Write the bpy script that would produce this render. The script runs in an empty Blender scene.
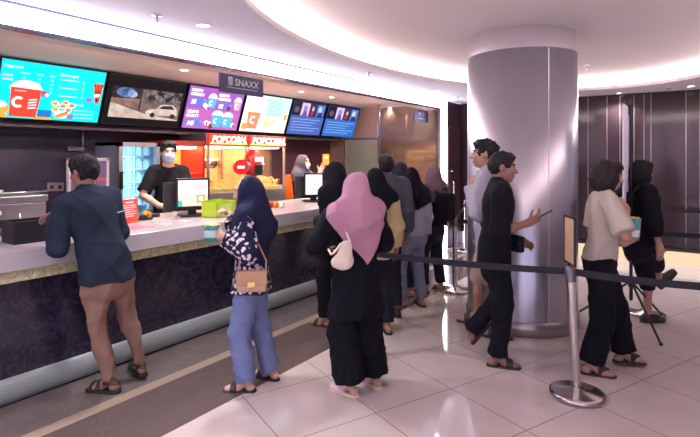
EXPOSURE = 1.6
import bpy, bmesh, math, random
import numpy as np
from mathutils import Vector, Matrix
random.seed(7); rng = np.random.default_rng(7)
SC = bpy.context.scene
COL = SC.collection
PI = math.pi
# ------------------------------------------------------------------ the camera's own geometry
FPX = 505.0; CAMZ = 1.65; HOR = 157.0
TH = math.atan(345 / FPX)
FW = (-math.sin(TH), math.cos(TH)); RT = (math.cos(TH), math.sin(TH))
def W(px, py, d):                      # a point at depth d seen at (px, py)
    xr = (px - 350) * d / FPX
    return Vector((d*FW[0] + xr*RT[0], d*FW[1] + xr*RT[1], CAMZ + (HOR - py)*d/FPX))
def FL(px, py, z=0.0):                 # a point on the level z
    return W(px, py, FPX*(CAMZ - z)/(py - HOR))
def OX(px, X, py=157):                 # a point on the plane x = X
    t = (px - 350)/FPX
    return W(px, py, X/(FW[0] + RT[0]*t))
def OY(px, Y, py=157):
    t = (px - 350)/FPX
    return W(px, py, Y/(FW[1] + RT[1]*t))
# ------------------------------------------------------------------ materials
MATS = {}
def s2l(c):
    return tuple(((v/255)/12.92 if v/255 <= .04045 else ((v/255+.055)/1.055)**2.4) for v in c)
def mat(name, rgb=(128,128,128), rough=.5, metal=0, emit=0, ecol=None, spec=.5, alpha=1, trans=0, bump=0, bscale=40, coat=0, sheen=0, sss=0, aniso=None):
    if name in MATS: return MATS[name]
    m = bpy.data.materials.new(name); m.use_nodes = True
    nt = m.node_tree; b = nt.nodes['Principled BSDF']
    c = s2l(rgb)
    b.inputs['Base Color'].default_value = (*c, 1)
    b.inputs['Roughness'].default_value = rough
    b.inputs['Metallic'].default_value = metal
    b.inputs['Specular IOR Level'].default_value = spec
    b.inputs['Alpha'].default_value = alpha
    b.inputs['Transmission Weight'].default_value = trans
    b.inputs['Coat Weight'].default_value = coat
    b.inputs['Sheen Weight'].default_value = sheen
    if sss:
        b.inputs['Subsurface Weight'].default_value = sss
        b.inputs['Subsurface Radius'].default_value = (.012,.005,.003)
        b.inputs['Subsurface Scale'].default_value = 1
    if emit:
        b.inputs['Emission Color'].default_value = (*s2l(ecol or rgb), 1)
        b.inputs['Emission Strength'].default_value = emit
    if bump:
        tc = nt.nodes.new('ShaderNodeTexCoord'); n = nt.nodes.new('ShaderNodeTexNoise')
        n.inputs['Scale'].default_value = bscale; n.inputs['Detail'].default_value = 3
        bp = nt.nodes.new('ShaderNodeBump'); bp.inputs['Strength'].default_value = bump; bp.inputs['Distance'].default_value = .01
        nt.links.new(tc.outputs['Object'], n.inputs['Vector'])
        nt.links.new(n.outputs['Fac'], bp.inputs['Height'])
        nt.links.new(bp.outputs['Normal'], b.inputs['Normal'])
    MATS[name] = m
    return m
def nodes(m): return m.node_tree.nodes, m.node_tree.links, m.node_tree.nodes['Principled BSDF']
def ramp(m, fac_socket, stops, target='Base Color'):
    N, L, b = nodes(m)
    r = N.new('ShaderNodeValToRGB')
    els = r.color_ramp.elements
    while len(els) < len(stops): els.new(.5)
    for e, (p, c) in zip(els, stops):
        e.position = p; e.color = (*s2l(c), 1)
    L.new(fac_socket, r.inputs['Fac']); L.new(r.outputs['Color'], b.inputs[target])
    return r
def noisefac(m, scale=5, detail=5, rough=.6, dist=0, vec_scale=(1,1,1)):
    N, L, b = nodes(m)
    tc = N.new('ShaderNodeTexCoord'); mp = N.new('ShaderNodeMapping'); n = N.new('ShaderNodeTexNoise')
    mp.inputs['Scale'].default_value = vec_scale
    n.inputs['Scale'].default_value = scale; n.inputs['Detail'].default_value = detail
    n.inputs['Roughness'].default_value = rough; n.inputs['Distortion'].default_value = dist
    L.new(tc.outputs['Object'], mp.inputs['Vector']); L.new(mp.outputs['Vector'], n.inputs['Vector'])
    return n.outputs['Fac']
# ------------------------------------------------------------------ mesh builder
class MB:
    def __init__(s): s.v = []; s.f = []; s.m = []; s.sm = []
    def add(s, vs, fs, mi=0, smooth=False, M=None):
        o = len(s.v)
        for p in vs:
            p = Vector(p)
            s.v.append(tuple(M @ p) if M else tuple(p))
        for f in fs:
            s.f.append([i+o for i in f]); s.m.append(mi); s.sm.append(smooth)
        return s
    def bm(s, b, mi=0, smooth=False, M=None):
        b.verts.ensure_lookup_table(); b.verts.index_update()
        s.add([v.co[:] for v in b.verts], [[v.index for v in f.verts] for f in b.faces], mi, smooth, M); b.free(); return s
    def box(s, lo, hi, mi=0, bev=0, M=None, seg=2):
        b = bmesh.new(); bmesh.ops.create_cube(b, size=1)
        for v in b.verts:
            v.co = Vector([lo[i] + (v.co[i]+.5)*(hi[i]-lo[i]) for i in range(3)])
        if bev: bmesh.ops.bevel(b, geom=b.edges[:], offset=bev, segments=seg, profile=.5, affect='EDGES')
        return s.bm(b, mi, False, M)
    def cyl(s, a, b_, r0, r1=None, n=24, mi=0, M=None, caps=True):
        a = Vector(a); b_ = Vector(b_); r1 = r0 if r1 is None else r1
        d = (b_-a).normalized(); u = d.orthogonal().normalized(); w = d.cross(u)
        vs = []; fs = []
        for k in range(n):
            t = 2*PI*k/n; e = u*math.cos(t)+w*math.sin(t); vs += [a+e*r0, b_+e*r1]
        fs = [[2*k, 2*((k+1)%n), 2*((k+1)%n)+1, 2*k+1] for k in range(n)]
        s.add(vs, fs, mi, True, M)
        if caps:
            s.add([vs[2*k] for k in range(n)][::-1], [list(range(n))], mi, False, M); s.add([vs[2*k+1] for k in range(n)], [list(range(n))], mi, False, M)
        return s
    def lathe(s, prof, n=32, mi=0, M=None, smooth=True, c=(0,0)):
        vs = []; fs = []; k = len(prof)
        for i in range(n):
            t = 2*PI*i/n
            for r, z in prof: vs.append((c[0]+r*math.cos(t), c[1]+r*math.sin(t), z))
        for i in range(n):
            j = (i+1) % n
            for q in range(k-1): fs.append([i*k+q, j*k+q, j*k+q+1, i*k+q+1])
        return s.add(vs, fs, mi, smooth, M)
    def tube(s, pts, r, n=10, mi=0, M=None):
        pts = [Vector(p) for p in pts]; k = len(pts); rr = r if isinstance(r, (list, tuple)) else [r]*k
        vs = []; u = None
        for i, p in enumerate(pts):
            d = (pts[min(i+1,k-1)] - pts[max(i-1,0)]).normalized()
            u = d.orthogonal().normalized() if u is None else (u - d*u.dot(d)).normalized()
            w = d.cross(u)
            for q in range(n):
                t = 2*PI*q/n; vs.append(p + (u*math.cos(t)+w*math.sin(t))*rr[i])
        fs = [[i*n+q, i*n+(q+1)%n, (i+1)*n+(q+1)%n, (i+1)*n+q] for i in range(k-1) for q in range(n)]
        fs += [list(range(n))[::-1], [(k-1)*n+q for q in range(n)]]
        return s.add(vs, fs, mi, True, M)
    def ball(s, c, r, mi=0, n=16, M=None, R=None):
        r = (r,r,r) if not isinstance(r, (tuple, list)) else r
        b = bmesh.new(); bmesh.ops.create_uvsphere(b, u_segments=n, v_segments=max(6,n*2//3), radius=1)
        for v in b.verts: v.co = Vector((v.co.x*r[0], v.co.y*r[1], v.co.z*r[2]))
        MM = Matrix.Translation(c) @ (R.to_4x4() if R else Matrix())
        return s.bm(b, mi, True, (M @ MM) if M else MM)
    def prism(s, poly, z0, z1, mi=0, M=None):
        n = len(poly)
        vs = [(x,y,z0) for x,y in poly] + [(x,y,z1) for x,y in poly]
        fs = [[i,(i+1)%n,n+(i+1)%n,n+i] for i in range(n)] + [list(range(n))[::-1], list(range(n,2*n))]
        return s.add(vs, fs, mi, False, M)
    def text(s, txt, M, size=.1, mi=0, ext=0, shear=0, align='LEFT', sx=1, off=0):
        cu = bpy.data.curves.new('t', 'FONT'); cu.body = txt; cu.size = size; cu.extrude = ext; cu.shear = shear; cu.align_x = align; cu.offset = off
        ob = bpy.data.objects.new('t', cu); COL.objects.link(ob)
        dg = bpy.context.evaluated_depsgraph_get(); me = bpy.data.meshes.new_from_object(ob.evaluated_get(dg))
        s.add([(v.co.x*sx, v.co.y, v.co.z) for v in me.vertices], [list(p.vertices) for p in me.polygons], mi, False, M)
        bpy.data.objects.remove(ob); bpy.data.curves.remove(cu); bpy.data.meshes.remove(me); return s
    def build(s, name, mats, parent=None, loc=None, rot=None):
        me = bpy.data.meshes.new(name); me.from_pydata(s.v, [], s.f)
        mats = mats if isinstance(mats, (list, tuple)) else [mats]
        for m in mats: me.materials.append(m)
        me.polygons.foreach_set('material_index', s.m); me.polygons.foreach_set('use_smooth', s.sm)
        me.update()
        ob = bpy.data.objects.new(name, me); COL.objects.link(ob)
        if parent: ob.parent = parent
        if loc is not None: ob.location = loc
        if rot is not None: ob.rotation_euler = rot
        return ob
def tag(o, label, cat, group=None, kind=None):
    if label: o['label'] = label
    if cat: o['category'] = cat
    if group: o['group'] = group
    if kind: o['kind'] = kind
    return o
def thing(name, label, cat, loc=(0,0,0), rz=0, group=None, rot=None):
    o = bpy.data.objects.new(name, None); COL.objects.link(o); o.empty_display_size = .1
    o.location = loc; o.rotation_euler = rot if rot else (0,0,rz)
    return tag(o, label, cat, group)
def struct(name, mb, mats, label=None):
    o = mb.build(name, mats); o['kind'] = 'structure'; o['label'] = label or name.replace('_', ' '); o['category'] = name.split('_')[0]
    return o
def dup(root, loc, rz=None, label=None):
    r = root.copy(); COL.objects.link(r); r.location = loc
    if rz is not None: r.rotation_euler = (0,0,rz)
    if label: r['label'] = label
    for ch in list(root.children):
        c = ch.copy(); COL.objects.link(c); c.parent = r
        for g in ch.children:
            d = g.copy(); COL.objects.link(d); d.parent = c
    return r
def T(*a): return Matrix.Translation(Vector(a))
def Rz(a): return Matrix.Rotation(a, 4, 'Z')
def Rx(a): return Matrix.Rotation(a, 4, 'X')
def Ry(a): return Matrix.Rotation(a, 4, 'Y')
# ------------------------------------------------------------------ the setting
ZL, ZH, ZI = 2.67, 2.86, 2.62          # lower ceiling, raised oval ceiling, ceiling over the counter
XP, YE, YB = -3.7, 8.38, 9.25          # plane of the shop front, far end of its opening, far wall
XB = -6.3                              # wall behind the counter
OC, OA, OB = (-1.067, 4.902), 1.986, 3.535  # the oval recess
M_paint = mat('ceiling_paint', (232,218,222), .8)
M_soffit = mat('soffit_paint', (222,214,226), .75)
M_beige = mat('beige_ceiling', (230,208,196), .7)
M_lip = mat('lip_paint', (206,196,196), .7)
M_led = mat('led_cove', (255,246,240), emit=5)
M_fascia = mat('luminous_fascia', (240,240,255), emit=5)
M_trim = mat('bronze_trim', (120,108,140), .25, .9)
# floor: cream polished tiles laid at an angle to the counter
M_floor = mat('cream_tile', (206,190,186), .06, spec=.42)
def floor_mat():
    N, L, b = nodes(M_floor)
    tc = N.new('ShaderNodeTexCoord')
    e1 = (RT[0]*.848+FW[0]*.53, RT[1]*.848+FW[1]*.53); e2 = (-.53*RT[0]+.848*FW[0], -.53*RT[1]+.848*FW[1])
    def line(e, off):
        d = N.new('ShaderNodeVectorMath'); d.operation = 'DOT_PRODUCT'; d.inputs[1].default_value = (e[0], e[1], 0)
        L.new(tc.outputs['Object'], d.inputs[0])
        a = N.new('ShaderNodeMath'); a.operation = 'SUBTRACT'; a.inputs[1].default_value = off; L.new(d.outputs['Value'], a.inputs[0])
        w = N.new('ShaderNodeMath'); w.operation = 'PINGPONG'; w.inputs[1].default_value = .325; L.new(a.outputs[0], w.inputs[0])
        g = N.new('ShaderNodeMath'); g.operation = 'LESS_THAN'; g.inputs[1].default_value = .0035; L.new(w.outputs[0], g.inputs[0])
        return g
    g1, g2 = line(e1, 2.517), line(e2, 2.02)
    mx = N.new('ShaderNodeMath'); mx.operation = 'MAXIMUM'; L.new(g1.outputs[0], mx.inputs[0]); L.new(g2.outputs[0], mx.inputs[1])
    n = N.new('ShaderNodeTexNoise'); n.inputs['Scale'].default_value = 3; n.inputs['Detail'].default_value = 6; L.new(tc.outputs['Object'], n.inputs['Vector'])
    r = N.new('ShaderNodeValToRGB'); r.color_ramp.elements[0].color = (*s2l((196,181,178)),1); r.color_ramp.elements[1].color = (*s2l((214,200,196)),1); L.new(n.outputs['Fac'], r.inputs['Fac'])
    m = N.new('ShaderNodeMix'); m.data_type = 'RGBA'; L.new(mx.outputs[0], m.inputs['Factor']); L.new(r.outputs['Color'], m.inputs['A']); m.inputs['B'].default_value = (*s2l((140,126,127)),1)
    L.new(m.outputs['Result'], b.inputs['Base Color'])
floor_mat()
struct('floor', MB().add([(-6.4,-3,0),(7,-3,0),(7,9.4,0),(-6.4,9.4,0)], [[0,1,2,3]]), M_floor, 'cream polished tile floor laid at an angle')
M_dark = mat('dark_granite_floor', (82,68,72), .22, spec=.5); ramp(M_dark, noisefac(M_dark, 45, 4), [(.35,(92,79,78)),(.7,(106,91,88))])
M_grey = mat('grey_stone_floor', (116,108,108), .25); ramp(M_grey, noisefac(M_grey, 8, 5), [(.3,(106,96,94)),(.7,(126,114,108))])
M_cream = mat('cream_stone_line', (158,140,122), .3)
struct('floor_dark_strip', MB().box((-3.18,-3,0), (-2.6,9.2,.003)), M_dark, 'dark granite strip along the counter')
struct('floor_cream_line', MB().box((-3.28,-3,0), (-3.18,9.2,.003)), M_cream, 'narrow cream stone line in the floor')
struct('floor_grey_strip', MB().box((-3.82,-3,0), (-3.28,9.2,.003)), M_grey, 'grey stone strip at the foot of the counter')
# ceilings
def ring(z, da=0, n=96): return [(OC[0]+(OA+da)*math.cos(2*PI*k/n), OC[1]+(OB+da)*math.sin(2*PI*k/n), z) for k in range(n)]
def holed(z, x0, y0, x1, y1):
    b = bmesh.new(); o = [b.verts.new(p) for p in ((x0,y0,z),(x1,y0,z),(x1,y1,z),(x0,y1,z))]; i = [b.verts.new(p) for p in ring(z)]
    e = [b.edges.new((o[k], o[(k+1)%4])) for k in range(4)] + [b.edges.new((i[k], i[(k+1)%96])) for k in range(96)]
    bmesh.ops.triangle_fill(b, use_beauty=True, use_dissolve=False, edges=e)
    return MB().bm(b)
struct('ceiling_lower', holed(ZL, XP, -3, 7, YB), M_soffit, 'pale lavender lower ceiling around the oval recess')
def band(r0, r1, mb=None, mi=0):
    mb = mb or MB(); n = len(r0); return mb.add(r0+r1, [[k,(k+1)%n,n+(k+1)%n,n+k] for k in range(n)], mi, True)
struct('trim_oval', band(ring(ZL), ring(ZL+.05), band(ring(ZL+.05), ring(ZL+.05,.03), band(ring(ZL+.05,.03), ring(ZL+.04,.3)))), M_lip, 'curved lip of the oval ceiling recess')
struct('ceiling_oval', MB().add(ring(ZH,.31), [list(range(96))]), M_paint, 'raised oval ceiling with a lit edge')
b_ = MB(); band(ring(ZL+.045,.13), ring(ZH-.03,.13), b_); band(ring(ZH-.03,.13), ring(ZH-.03,.16), b_)
o = b_.build('cove_light', [M_led]); tag(o, 'white light strip glowing around the oval ceiling recess', 'light')
struct('trim_cove_back', band(ring(ZL+.04,.3), ring(ZH,.3)), M_lip, 'back of the lit cove')
# shop-front portal
struct('ceiling_counter', MB().box((XB,-1.2,ZI), (-4.0,YE+.1,ZI+.1)), M_beige, 'beige ceiling over the snack counter')
o = MB().box((XP-.06,-1.2,2.515), (XP,YE+.14,2.665), bev=.004).box((XP-.06,YE,0.0), (XP,YE+.14,2.515), bev=.004).build('portal_light_band', M_fascia)
tag(o, 'white luminous band framing the snack bar opening', 'light')
struct('trim_portal', MB().box((-3.79,-1.2,2.495), (XP-.004,YE,2.514)).box((XP-.03,-1.2,2.652), (XP+.006,YE+.15,2.672)), M_trim, 'dark bronze underside of the shop front lintel')
struct('trim_jamb', MB().box((-3.82,YE,0), (XP-.06,YE+.14,2.513), bev=.004), mat('jamb_grey', (150,140,150), .4), 'grey inner jamb of the shop front')
struct('ceiling_lintel', MB().box((-4.0,-1.2,2.5), (-3.79,YE+.1,2.67)).box((-3.79,-1.2,2.515),(XP-.06,YE+.1,2.67)), M_beige, 'beige boxed lintel over the shop front')
# walls
M_bw = mat('maroon_wall', (88,48,62), .45)
struct('wall_back', MB().box((XB-.1,-1.2,0), (XB,YE+.3,ZI+.1)), M_bw, 'dark maroon wall behind the counter')
M_bd = mat('dark_back_panel', (54,48,70), .35); ramp(M_bd, noisefac(M_bd, 2.2, 3), [(.35,(44,40,62)),(.7,(70,62,88))])
struct('wall_dark_panel', MB().box((XB,-1.2,.0), (XB+.04,3.7,ZI)), M_bd, 'dark panelling behind the coffee machine')
struct('wall_near_end', MB().box((XB,-1.3,0), (XP-.1,-1.2,ZL)), M_bd, 'near end wall of the snack bar')
M_amber = mat('amber_stone', (128,96,80), .13, spec=.7, coat=.6); ramp(M_amber, noisefac(M_amber, 1.6, 5, .6, .6), [(.3,(100,78,72)),(.55,(120,96,84)),(.75,(134,110,96))])
struct('wall_end', MB().box((-5.9,YE+.14,0), (-3.82,YE+.24,ZI)), M_amber, 'polished amber brown end wall reflecting the screens')
struct('wall_end_beige', MB().box((XB,YE+.1,0), (-5.14,YE+.14,ZI)), mat('beige_wall', (168,136,124), .5), 'beige end wall beside the glass partition')
M_pan = mat('brown_gloss_panel', (58,43,48), .1, spec=.35)
ramp(M_pan, noisefac(M_pan, 8, 4, .5, 0, (1,1,.1)), [(.3,(54,40,46)),(.7,(62,46,51))])
struct('wall_far', MB().box((-3.9,YB,.22), (7,YB+.1,ZL)), M_pan, 'glossy dark brown panelled far wall')
M_joint = mat('panel_joint', (176,158,156), .35, .3)
jt = MB()
for px in (532,552,570,588,607,620,634,644,651,686,700,716,740):
    x = OY(px, YB).x; jt.box((x-.0035,YB-.004,.24), (x+.0035,YB+.01,ZL-.02))
struct('trim_panel_joints', jt, M_joint, 'pale vertical joints between wall panels')
struct('baseboard_far', MB().box((-2.2,YB-.02,0), (7,YB+.08,.2)), mat('lit_skirting', (90,78,62), emit=.3, ecol=(255,226,186)), 'warm lit recess at the foot of the far wall')
struct('trim_skirting_ledge', MB().box((-2.2,YB-.05,.2), (7,YB+.02,.235)).box((-2.2,YB-.03,.29), (7,YB+.01,.30)), mat('dark_ledge', (58,44,46), .3), 'dark ledge over the lit skirting')
struct('wall_pier', MB().box((-3.9,YE+.14,0), (XP-.03,YB+.1,ZL)), mat('dark_maroon_panel', (66,42,54), .3), 'dark maroon pier beside the shop front')
struct('wall_right', MB().box((6.9,-3,0), (7,YB,ZL)), M_pan, 'brown panelled side wall')
# door in the pier
d_ = struct('door_1', MB().box((XP-.03,YE+.22,.02), (XP-.005,YB-.06,2.2), bev=.004), mat('maroon_door', (84,52,62), .35), 'dark maroon service door beside the counter')
MB().tube([(XP,YE+.34,.95),(XP+.05,YE+.34,.97),(XP+.05,YE+.34,1.19),(XP,YE+.34,1.21)], .009).build('handle', mat('steel', (200,198,200), .25, 1), d_)
MB().box((XP-.006,YE+.28,1.3), (XP+.012,YE+.38,1.42), bev=.004).build('lock_panel', mat('black_plastic', (26,26,30), .35), d_)
MB().ball((XP+.014,YE+.33,1.39), .008).build('green_led', mat('green_led', (60,255,140), emit=3), d_)
# column
M_steel = mat('brushed_steel', (188,184,196), .30, .88)
N_, L_, b__ = nodes(M_steel)
rr = ramp(M_steel, noisefac(M_steel, 3, 3, .6, 0, (1,1,.5)), [(.3,(184,180,192)),(.7,(196,192,203))])
M_steel2 = mat('polished_steel_band', (222,218,226), .12, .95)
cc = W(521, 157, 5.13); CX, CY = cc.x, cc.y
col = thing('column', 'large round brushed steel clad column with polished collar', 'column', (CX,CY,0)); col['kind'] = 'structure'
MB().lathe([(.53,.13),(.53,2.655),(.515,2.66)], 72).build('cladding', M_steel, col)
MB().lathe([(.515,2.655),(.515,ZH+.01)], 72).build('collar', M_steel2, col)
MB().lathe([(.53,0),(.545,.004),(.545,.125),(.53,.132)], 72).build('base_band', mat('steel_base', (170,160,160), .3, .8), col)
sa = math.atan2(-CY, -CX) + .47
sm_ = MB()
for a in (sa, sa+PI*.66, sa-PI*.66): sm_.box((.528,-.003,.13), (.532,.003,2.65), M=Rz(a))
sm_.build('seam', mat('seam_line', (226,224,230), .4, .5), col)
# small ceiling fittings
M_white = mat('white_plastic', (236,232,236), .4); M_lamp = mat('downlight_lens', (255,247,232), emit=14)
M_chrome = mat('chrome', (210,208,212), .12, 1)
def downlight(p, z, label, power=14, warm=False):
    t = thing('downlight', label, 'ceiling light', (p.x,p.y,z), group='recessed downlights')
    MB().lathe([(.058,0),(.058,-.006),(.043,-.008),(.038,.0)], 20).build('trim_ring', M_white, t)
    MB().lathe([(.04,-.002),(.0005,-.003)], 20).build('lens', M_lamp, t)
    power *= 1.6
    l = bpy.data.lights.new('spot', 'SPOT'); l.energy = power; l.spot_size = 2.1; l.spot_blend = .8; l.shadow_soft_size = .05
    l.color = (1,.86,.72) if warm else (.985,.95,1)
    lo = bpy.data.objects.new('bulb', l); COL.objects.link(lo); lo.parent = t; lo.location = (0,0,-.012)
def at_z(px, py, z): return W(px, py, FPX*(CAMZ - z)/(py - HOR))
for px, py, s in ((204,25,'above the counter front, left of the hanging snack sign'), (437,91,'in the lower ceiling near the end of the counter'), (619,93,'in the lower ceiling nearest the banner stand'), (691,86,'in the lower ceiling at the right edge of the photo')):
    downlight(at_z(px, py, ZL), ZL, 'round white downlight ' + s, 30)
for px, py, s in ((184,70,'between the film screen and the hanging sign'), (301,91.5,'over the white and cyan menu screen'), (331.5,97,'over the pair of blue menu screens'), (390,107,'farthest over the counter by the small hanging sign')):
    downlight(at_z(px, py, ZI), ZI, 'small warm downlight in the beige ceiling ' + s, 40, True)
def sprinkler(p, z, label):
    t = thing('sprinkler', label, 'sprinkler', (p.x,p.y,z), group='ceiling sprinklers')
    MB().lathe([(.034,0),(.034,-.006),(.01,-.008)], 16).build('flange', M_chrome, t)
    MB().lathe([(.009,-.006),(.009,-.03),(.013,-.034),(.006,-.05),(.0005,-.052)], 12).build('nozzle', M_chrome, t)
    MB().lathe([(.0005,-.056),(.019,-.054),(.019,-.05),(.0005,-.051)], 12).build('deflector', M_chrome, t)
for px, py, z, s in ((157,15,ZL,'above the film screen'), (368.5,73,ZL,'midway along the luminous band'), (457,97,ZL,'beside the column by the maroon door'), (587,65,ZH,'in the raised oval ceiling right of the column'), (669,88,ZL,'in front of the far panelled wall')):
    sprinkler(at_z(px, py, z), z, 'small chrome ceiling sprinkler ' + s)
# lamps beyond the frame: the hall goes on behind the camera with the same fittings
k = 0
for x, y in ((-2.2,.5),(-.4,-1.2),(1.6,.6),(3.2,2.6),(3.4,5.2),(1.9,-1.8),(4.2,8.0),(-2.6,-1.2),(2.2,8.6)):
    downlight(Vector((x,y,0)), ZL, 'round white downlight in the lower ceiling outside the view', 44)
for x, y in ((-4.6,1.0),(-4.7,2.6),(-4.7,4.1),(-4.7,5.6),(-4.7,7.1)):
    pass
# ------------------------------------------------------------------ the counter
ZC = 1.05
M_top = mat('counter_top', (188,180,186), .22)
M_onyx = mat('onyx_strip', (176,172,120), .25)
ramp(M_onyx, noisefac(M_onyx, 26, 6, .7, .8), [(.3,(150,142,100)),(.5,(196,190,146)),(.7,(232,228,196))])
M_stone = mat('dark_marble', (44,38,52), .16, spec=.6)
N, L, b = nodes(M_stone)
f1 = noisefac(M_stone, 5, 8, .7, 1.6)
a_ = N.new('ShaderNodeMath'); a_.operation = 'SUBTRACT'; a_.inputs[1].default_value = .5; L.new(f1, a_.inputs[0])
a2 = N.new('ShaderNodeMath'); a2.operation = 'ABSOLUTE'; L.new(a_.outputs[0], a2.inputs[0])
ramp(M_stone, a2.outputs[0], [(0,(78,74,92)),(.01,(52,48,68)),(.05,(38,35,54)),(.3,(32,29,48))])
M_rail = mat('kick_rail_metal', (168,178,176), .42, .25)
ct = thing('snack_counter', 'long snack counter with pale top, onyx edge strip and dark marble front', 'counter', (-4.1,3.4,0))
Y0, Y1 = -1.15-3.4, YE-.02-3.4
MB().box((-.62,Y0,.915), (.5,Y1,ZC), bev=.006).build('countertop', M_top, ct)
MB().box((-.3,Y0,.835), (.455,Y1,.915), bev=.006).build('onyx_strip', M_onyx, ct)
MB().box((-.3,Y0,.0), (.34,Y1,.836)).build('front_panel', M_stone, ct)
pr = [(.34,0)] + [(.28+.05*0+.07*math.cos(t)-.0, .10+.10*math.sin(t)) for t in [PI/2*(k/8)*2-PI/2 for k in range(9)]] + [(.28,.2)]
MB().prism([(.30,0)]+[(.30+.075*math.cos(-PI/2+PI*k/12), .1+.1*math.sin(-PI/2+PI*k/12)) for k in range(13)]+[(.30,.2)], Y0, Y1, M=Matrix(((1,0,0,0),(0,0,1,0),(0,1,0,0),(0,0,0,1)))).build('kick_rail', M_rail, ct)
bc = thing('machine_worktop', 'dark rear worktop carrying the popcorn machines', 'counter', (-5.76,5,0))
MB().box((-.49,-6.1,.92), (.46,3.0,.96), bev=.004).build('worktop', mat('dark_steel_top', (86,78,84), .3, .5), bc)
MB().box((-.49,-6.1,0), (.42,3.0,.92)).build('base_unit', mat('dark_base', (44,36,44), .5), bc)
# ------------------------------------------------------------------ menu screens
M_bez = mat('screen_bezel', (24,22,34), .3)
def em(name, rgb, s=1.0): return mat('glow_'+name, tuple(v*.25 for v in rgb), .4, emit=s*.42, ecol=rgb, spec=.2)
SU = Vector((0,1,0)); SV = (Vector((-5.42,0,2.6)) - Vector((-5.62,0,2.03))).normalized(); SN = SU.cross(SV)
SW, SHH = .97, .6
def screen(px0, px1, label, cat='menu screen', group='menu screens over the counter', name='menu_screen'):
    y0, y1 = OX(px0, -5.42).y, OX(px1, -5.42).y
    c = Vector((-5.42, (y0+y1)/2, 2.598)) - SV*SHH/2
    t = thing(name, label, cat, c, 0, group)
    w = y1-y0-.012
    t.matrix_world = Matrix(((SU.x,SV.x,SN.x,c.x),(SU.y,SV.y,SN.y,c.y),(SU.z,SV.z,SN.z,c.z),(0,0,0,1)))
    MB().box((-w/2,-SHH/2,-.06), (w/2,SHH/2,0), bev=.004).build('bezel', M_bez, t)
    return t, w-.018, SHH-.022
def face(t, w, h, m): MB().box((-w/2,-h/2,-.004), (w/2,h/2,.0015)).build('display', m, t)
class G:                               # flat graphics on a display, one mesh in several colours
    def __init__(s, w, h): s.w, s.h, s.mb, s.ms, s.z = w, h, MB(), [], .003
    def i(s, m):
        if m not in s.ms: s.ms.append(m)
        return s.ms.index(m)
    def P(s, x, y): return (x*s.w - s.w/2, s.h/2 - y*s.h)          # 0..1 from the top left
    def poly(s, pts, m):
        s.z += .0001; s.mb.add([(*s.P(*p), s.z) for p in pts][::-1], [list(range(len(pts)))], s.i(m))
    def rect(s, x0, y0, x1, y1, m): s.poly([(x0,y0),(x1,y0),(x1,y1),(x0,y1)], m)
    def disc(s, x, y, rx, ry, m, n=24): s.poly([(x+rx*math.cos(2*PI*k/n), y+ry*math.sin(2*PI*k/n)) for k in range(n)], m)
    def text(s, x, y, t, size, m, sh=0, sx=1, off=0):
        s.z += .0001; p = s.P(x, y); s.mb.text(t, T(p[0], p[1], s.z), size*s.h, s.i(m), 0, sh, sx=sx, off=off)
    def arc(s, x, y, r0, r1, a0, a1, m, asp=1.7, n=16):
        A = [math.radians(a0+(a1-a0)*k/n) for k in range(n+1)]
        s.poly([(x+r1/asp*math.cos(a), y-r1*math.sin(a)) for a in A] + [(x+r0/asp*math.cos(a), y-r0*math.sin(a)) for a in A[::-1]], m)
    def build(s, t, name='menu_graphics'): return s.mb.build(name, s.ms, t)
def popcorn(g, x, y, rx, ry, m, m2, n=14):
    rr = random.Random(int(x*1000))
    for k in range(n):
        a = PI*k/(n-1); g.disc(x+rx*.8*math.cos(a), y-ry*.75*math.sin(a), rx*.28, ry*.36, m if k % 3 else m2, 10)
    g.disc(x, y-ry*.2, rx*.9, ry*.75, m)
    for k in range(10): g.disc(x+rx*.7*rr.uniform(-1,1), y-ry*rr.uniform(0,.8), rx*.12, ry*.16, m2, 8)
cW = em('white',(255,255,255),1.15); cCy = em('cyan',(0,222,236),1.15); cCy2 = em('cyan_dark',(60,200,214),.9); cRed = em('red',(236,70,52),1.0); cRed2 = em('deep_red',(196,40,44),.9)
cOr = em('orange',(255,166,66),1.05); cBl = em('blue',(40,120,200),.95); cPk = em('pink',(236,170,190),1.0); cCr = em('cream',(255,240,222),1.1); cTan = em('tan',(206,150,96),.9)
cPu = em('purple',(168,92,196),.95); cLb = em('light_blue',(84,190,232),1.0); cDk = em('near_black',(40,34,60),.4); cVi = em('violet',(150,130,210),.9); cGr = em('green',(110,190,120),.8)
# 1 cyan popcorn menu
t, w, h = screen(1, 108, 'bright cyan popcorn and beverages menu screen with a red bucket picture')
face(t, w, h, cCy); g = G(w, h)
g.text(.02,.13,'Popcorn',.085,cW); g.text(.53,.17,'Beverages',.08,cW); g.text(.72,.70,'Snacks',.065,cW)
for k, (x, s) in enumerate(((.17,'REGULAR'),(.31,'LARGE'),(.43,'MEGA'))):
    g.text(x,.21,s,.035,cW)
    for q in range(4): g.text(x+.02,.29+.075*q,str((45,52,60)[k]+3*q),.04,cW)
g.rect(.02,.25,.10,.275,cPk); g.rect(.02,.32,.11,.345,cPk)
for q in range(7): g.rect(.53,.23+.05*q,.73,.241+.05*q,cW if q % 3 == 0 else cCy2)
for q in range(7): g.rect(.77,.24+.05*q,.785,.25+.05*q,cW)
for q in range(6): g.rect(.72,.75+.035*q,.93,.757+.035*q,cW if q % 2 else cCy2)
g.rect(0,.86,.02,1,cTan); g.disc(.04,.84,.07,.10,cOr); g.disc(.03,.77,.055,.06,cCr); g.rect(0,.93,.1,1,cOr)
g.rect(.37,.82,.50,.99,cBl); g.rect(.34,.95,.50,1,cOr)
popcorn(g,.235,.47,.135,.14,cCr,cW)
g.poly([(.10,.45),(.38,.47),(.355,.97),(.115,.97)], cRed)
g.arc(.18,.71,.055,.10,50,310,cW); g.rect(.135,.5,.24,.52,cPk)
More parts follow.
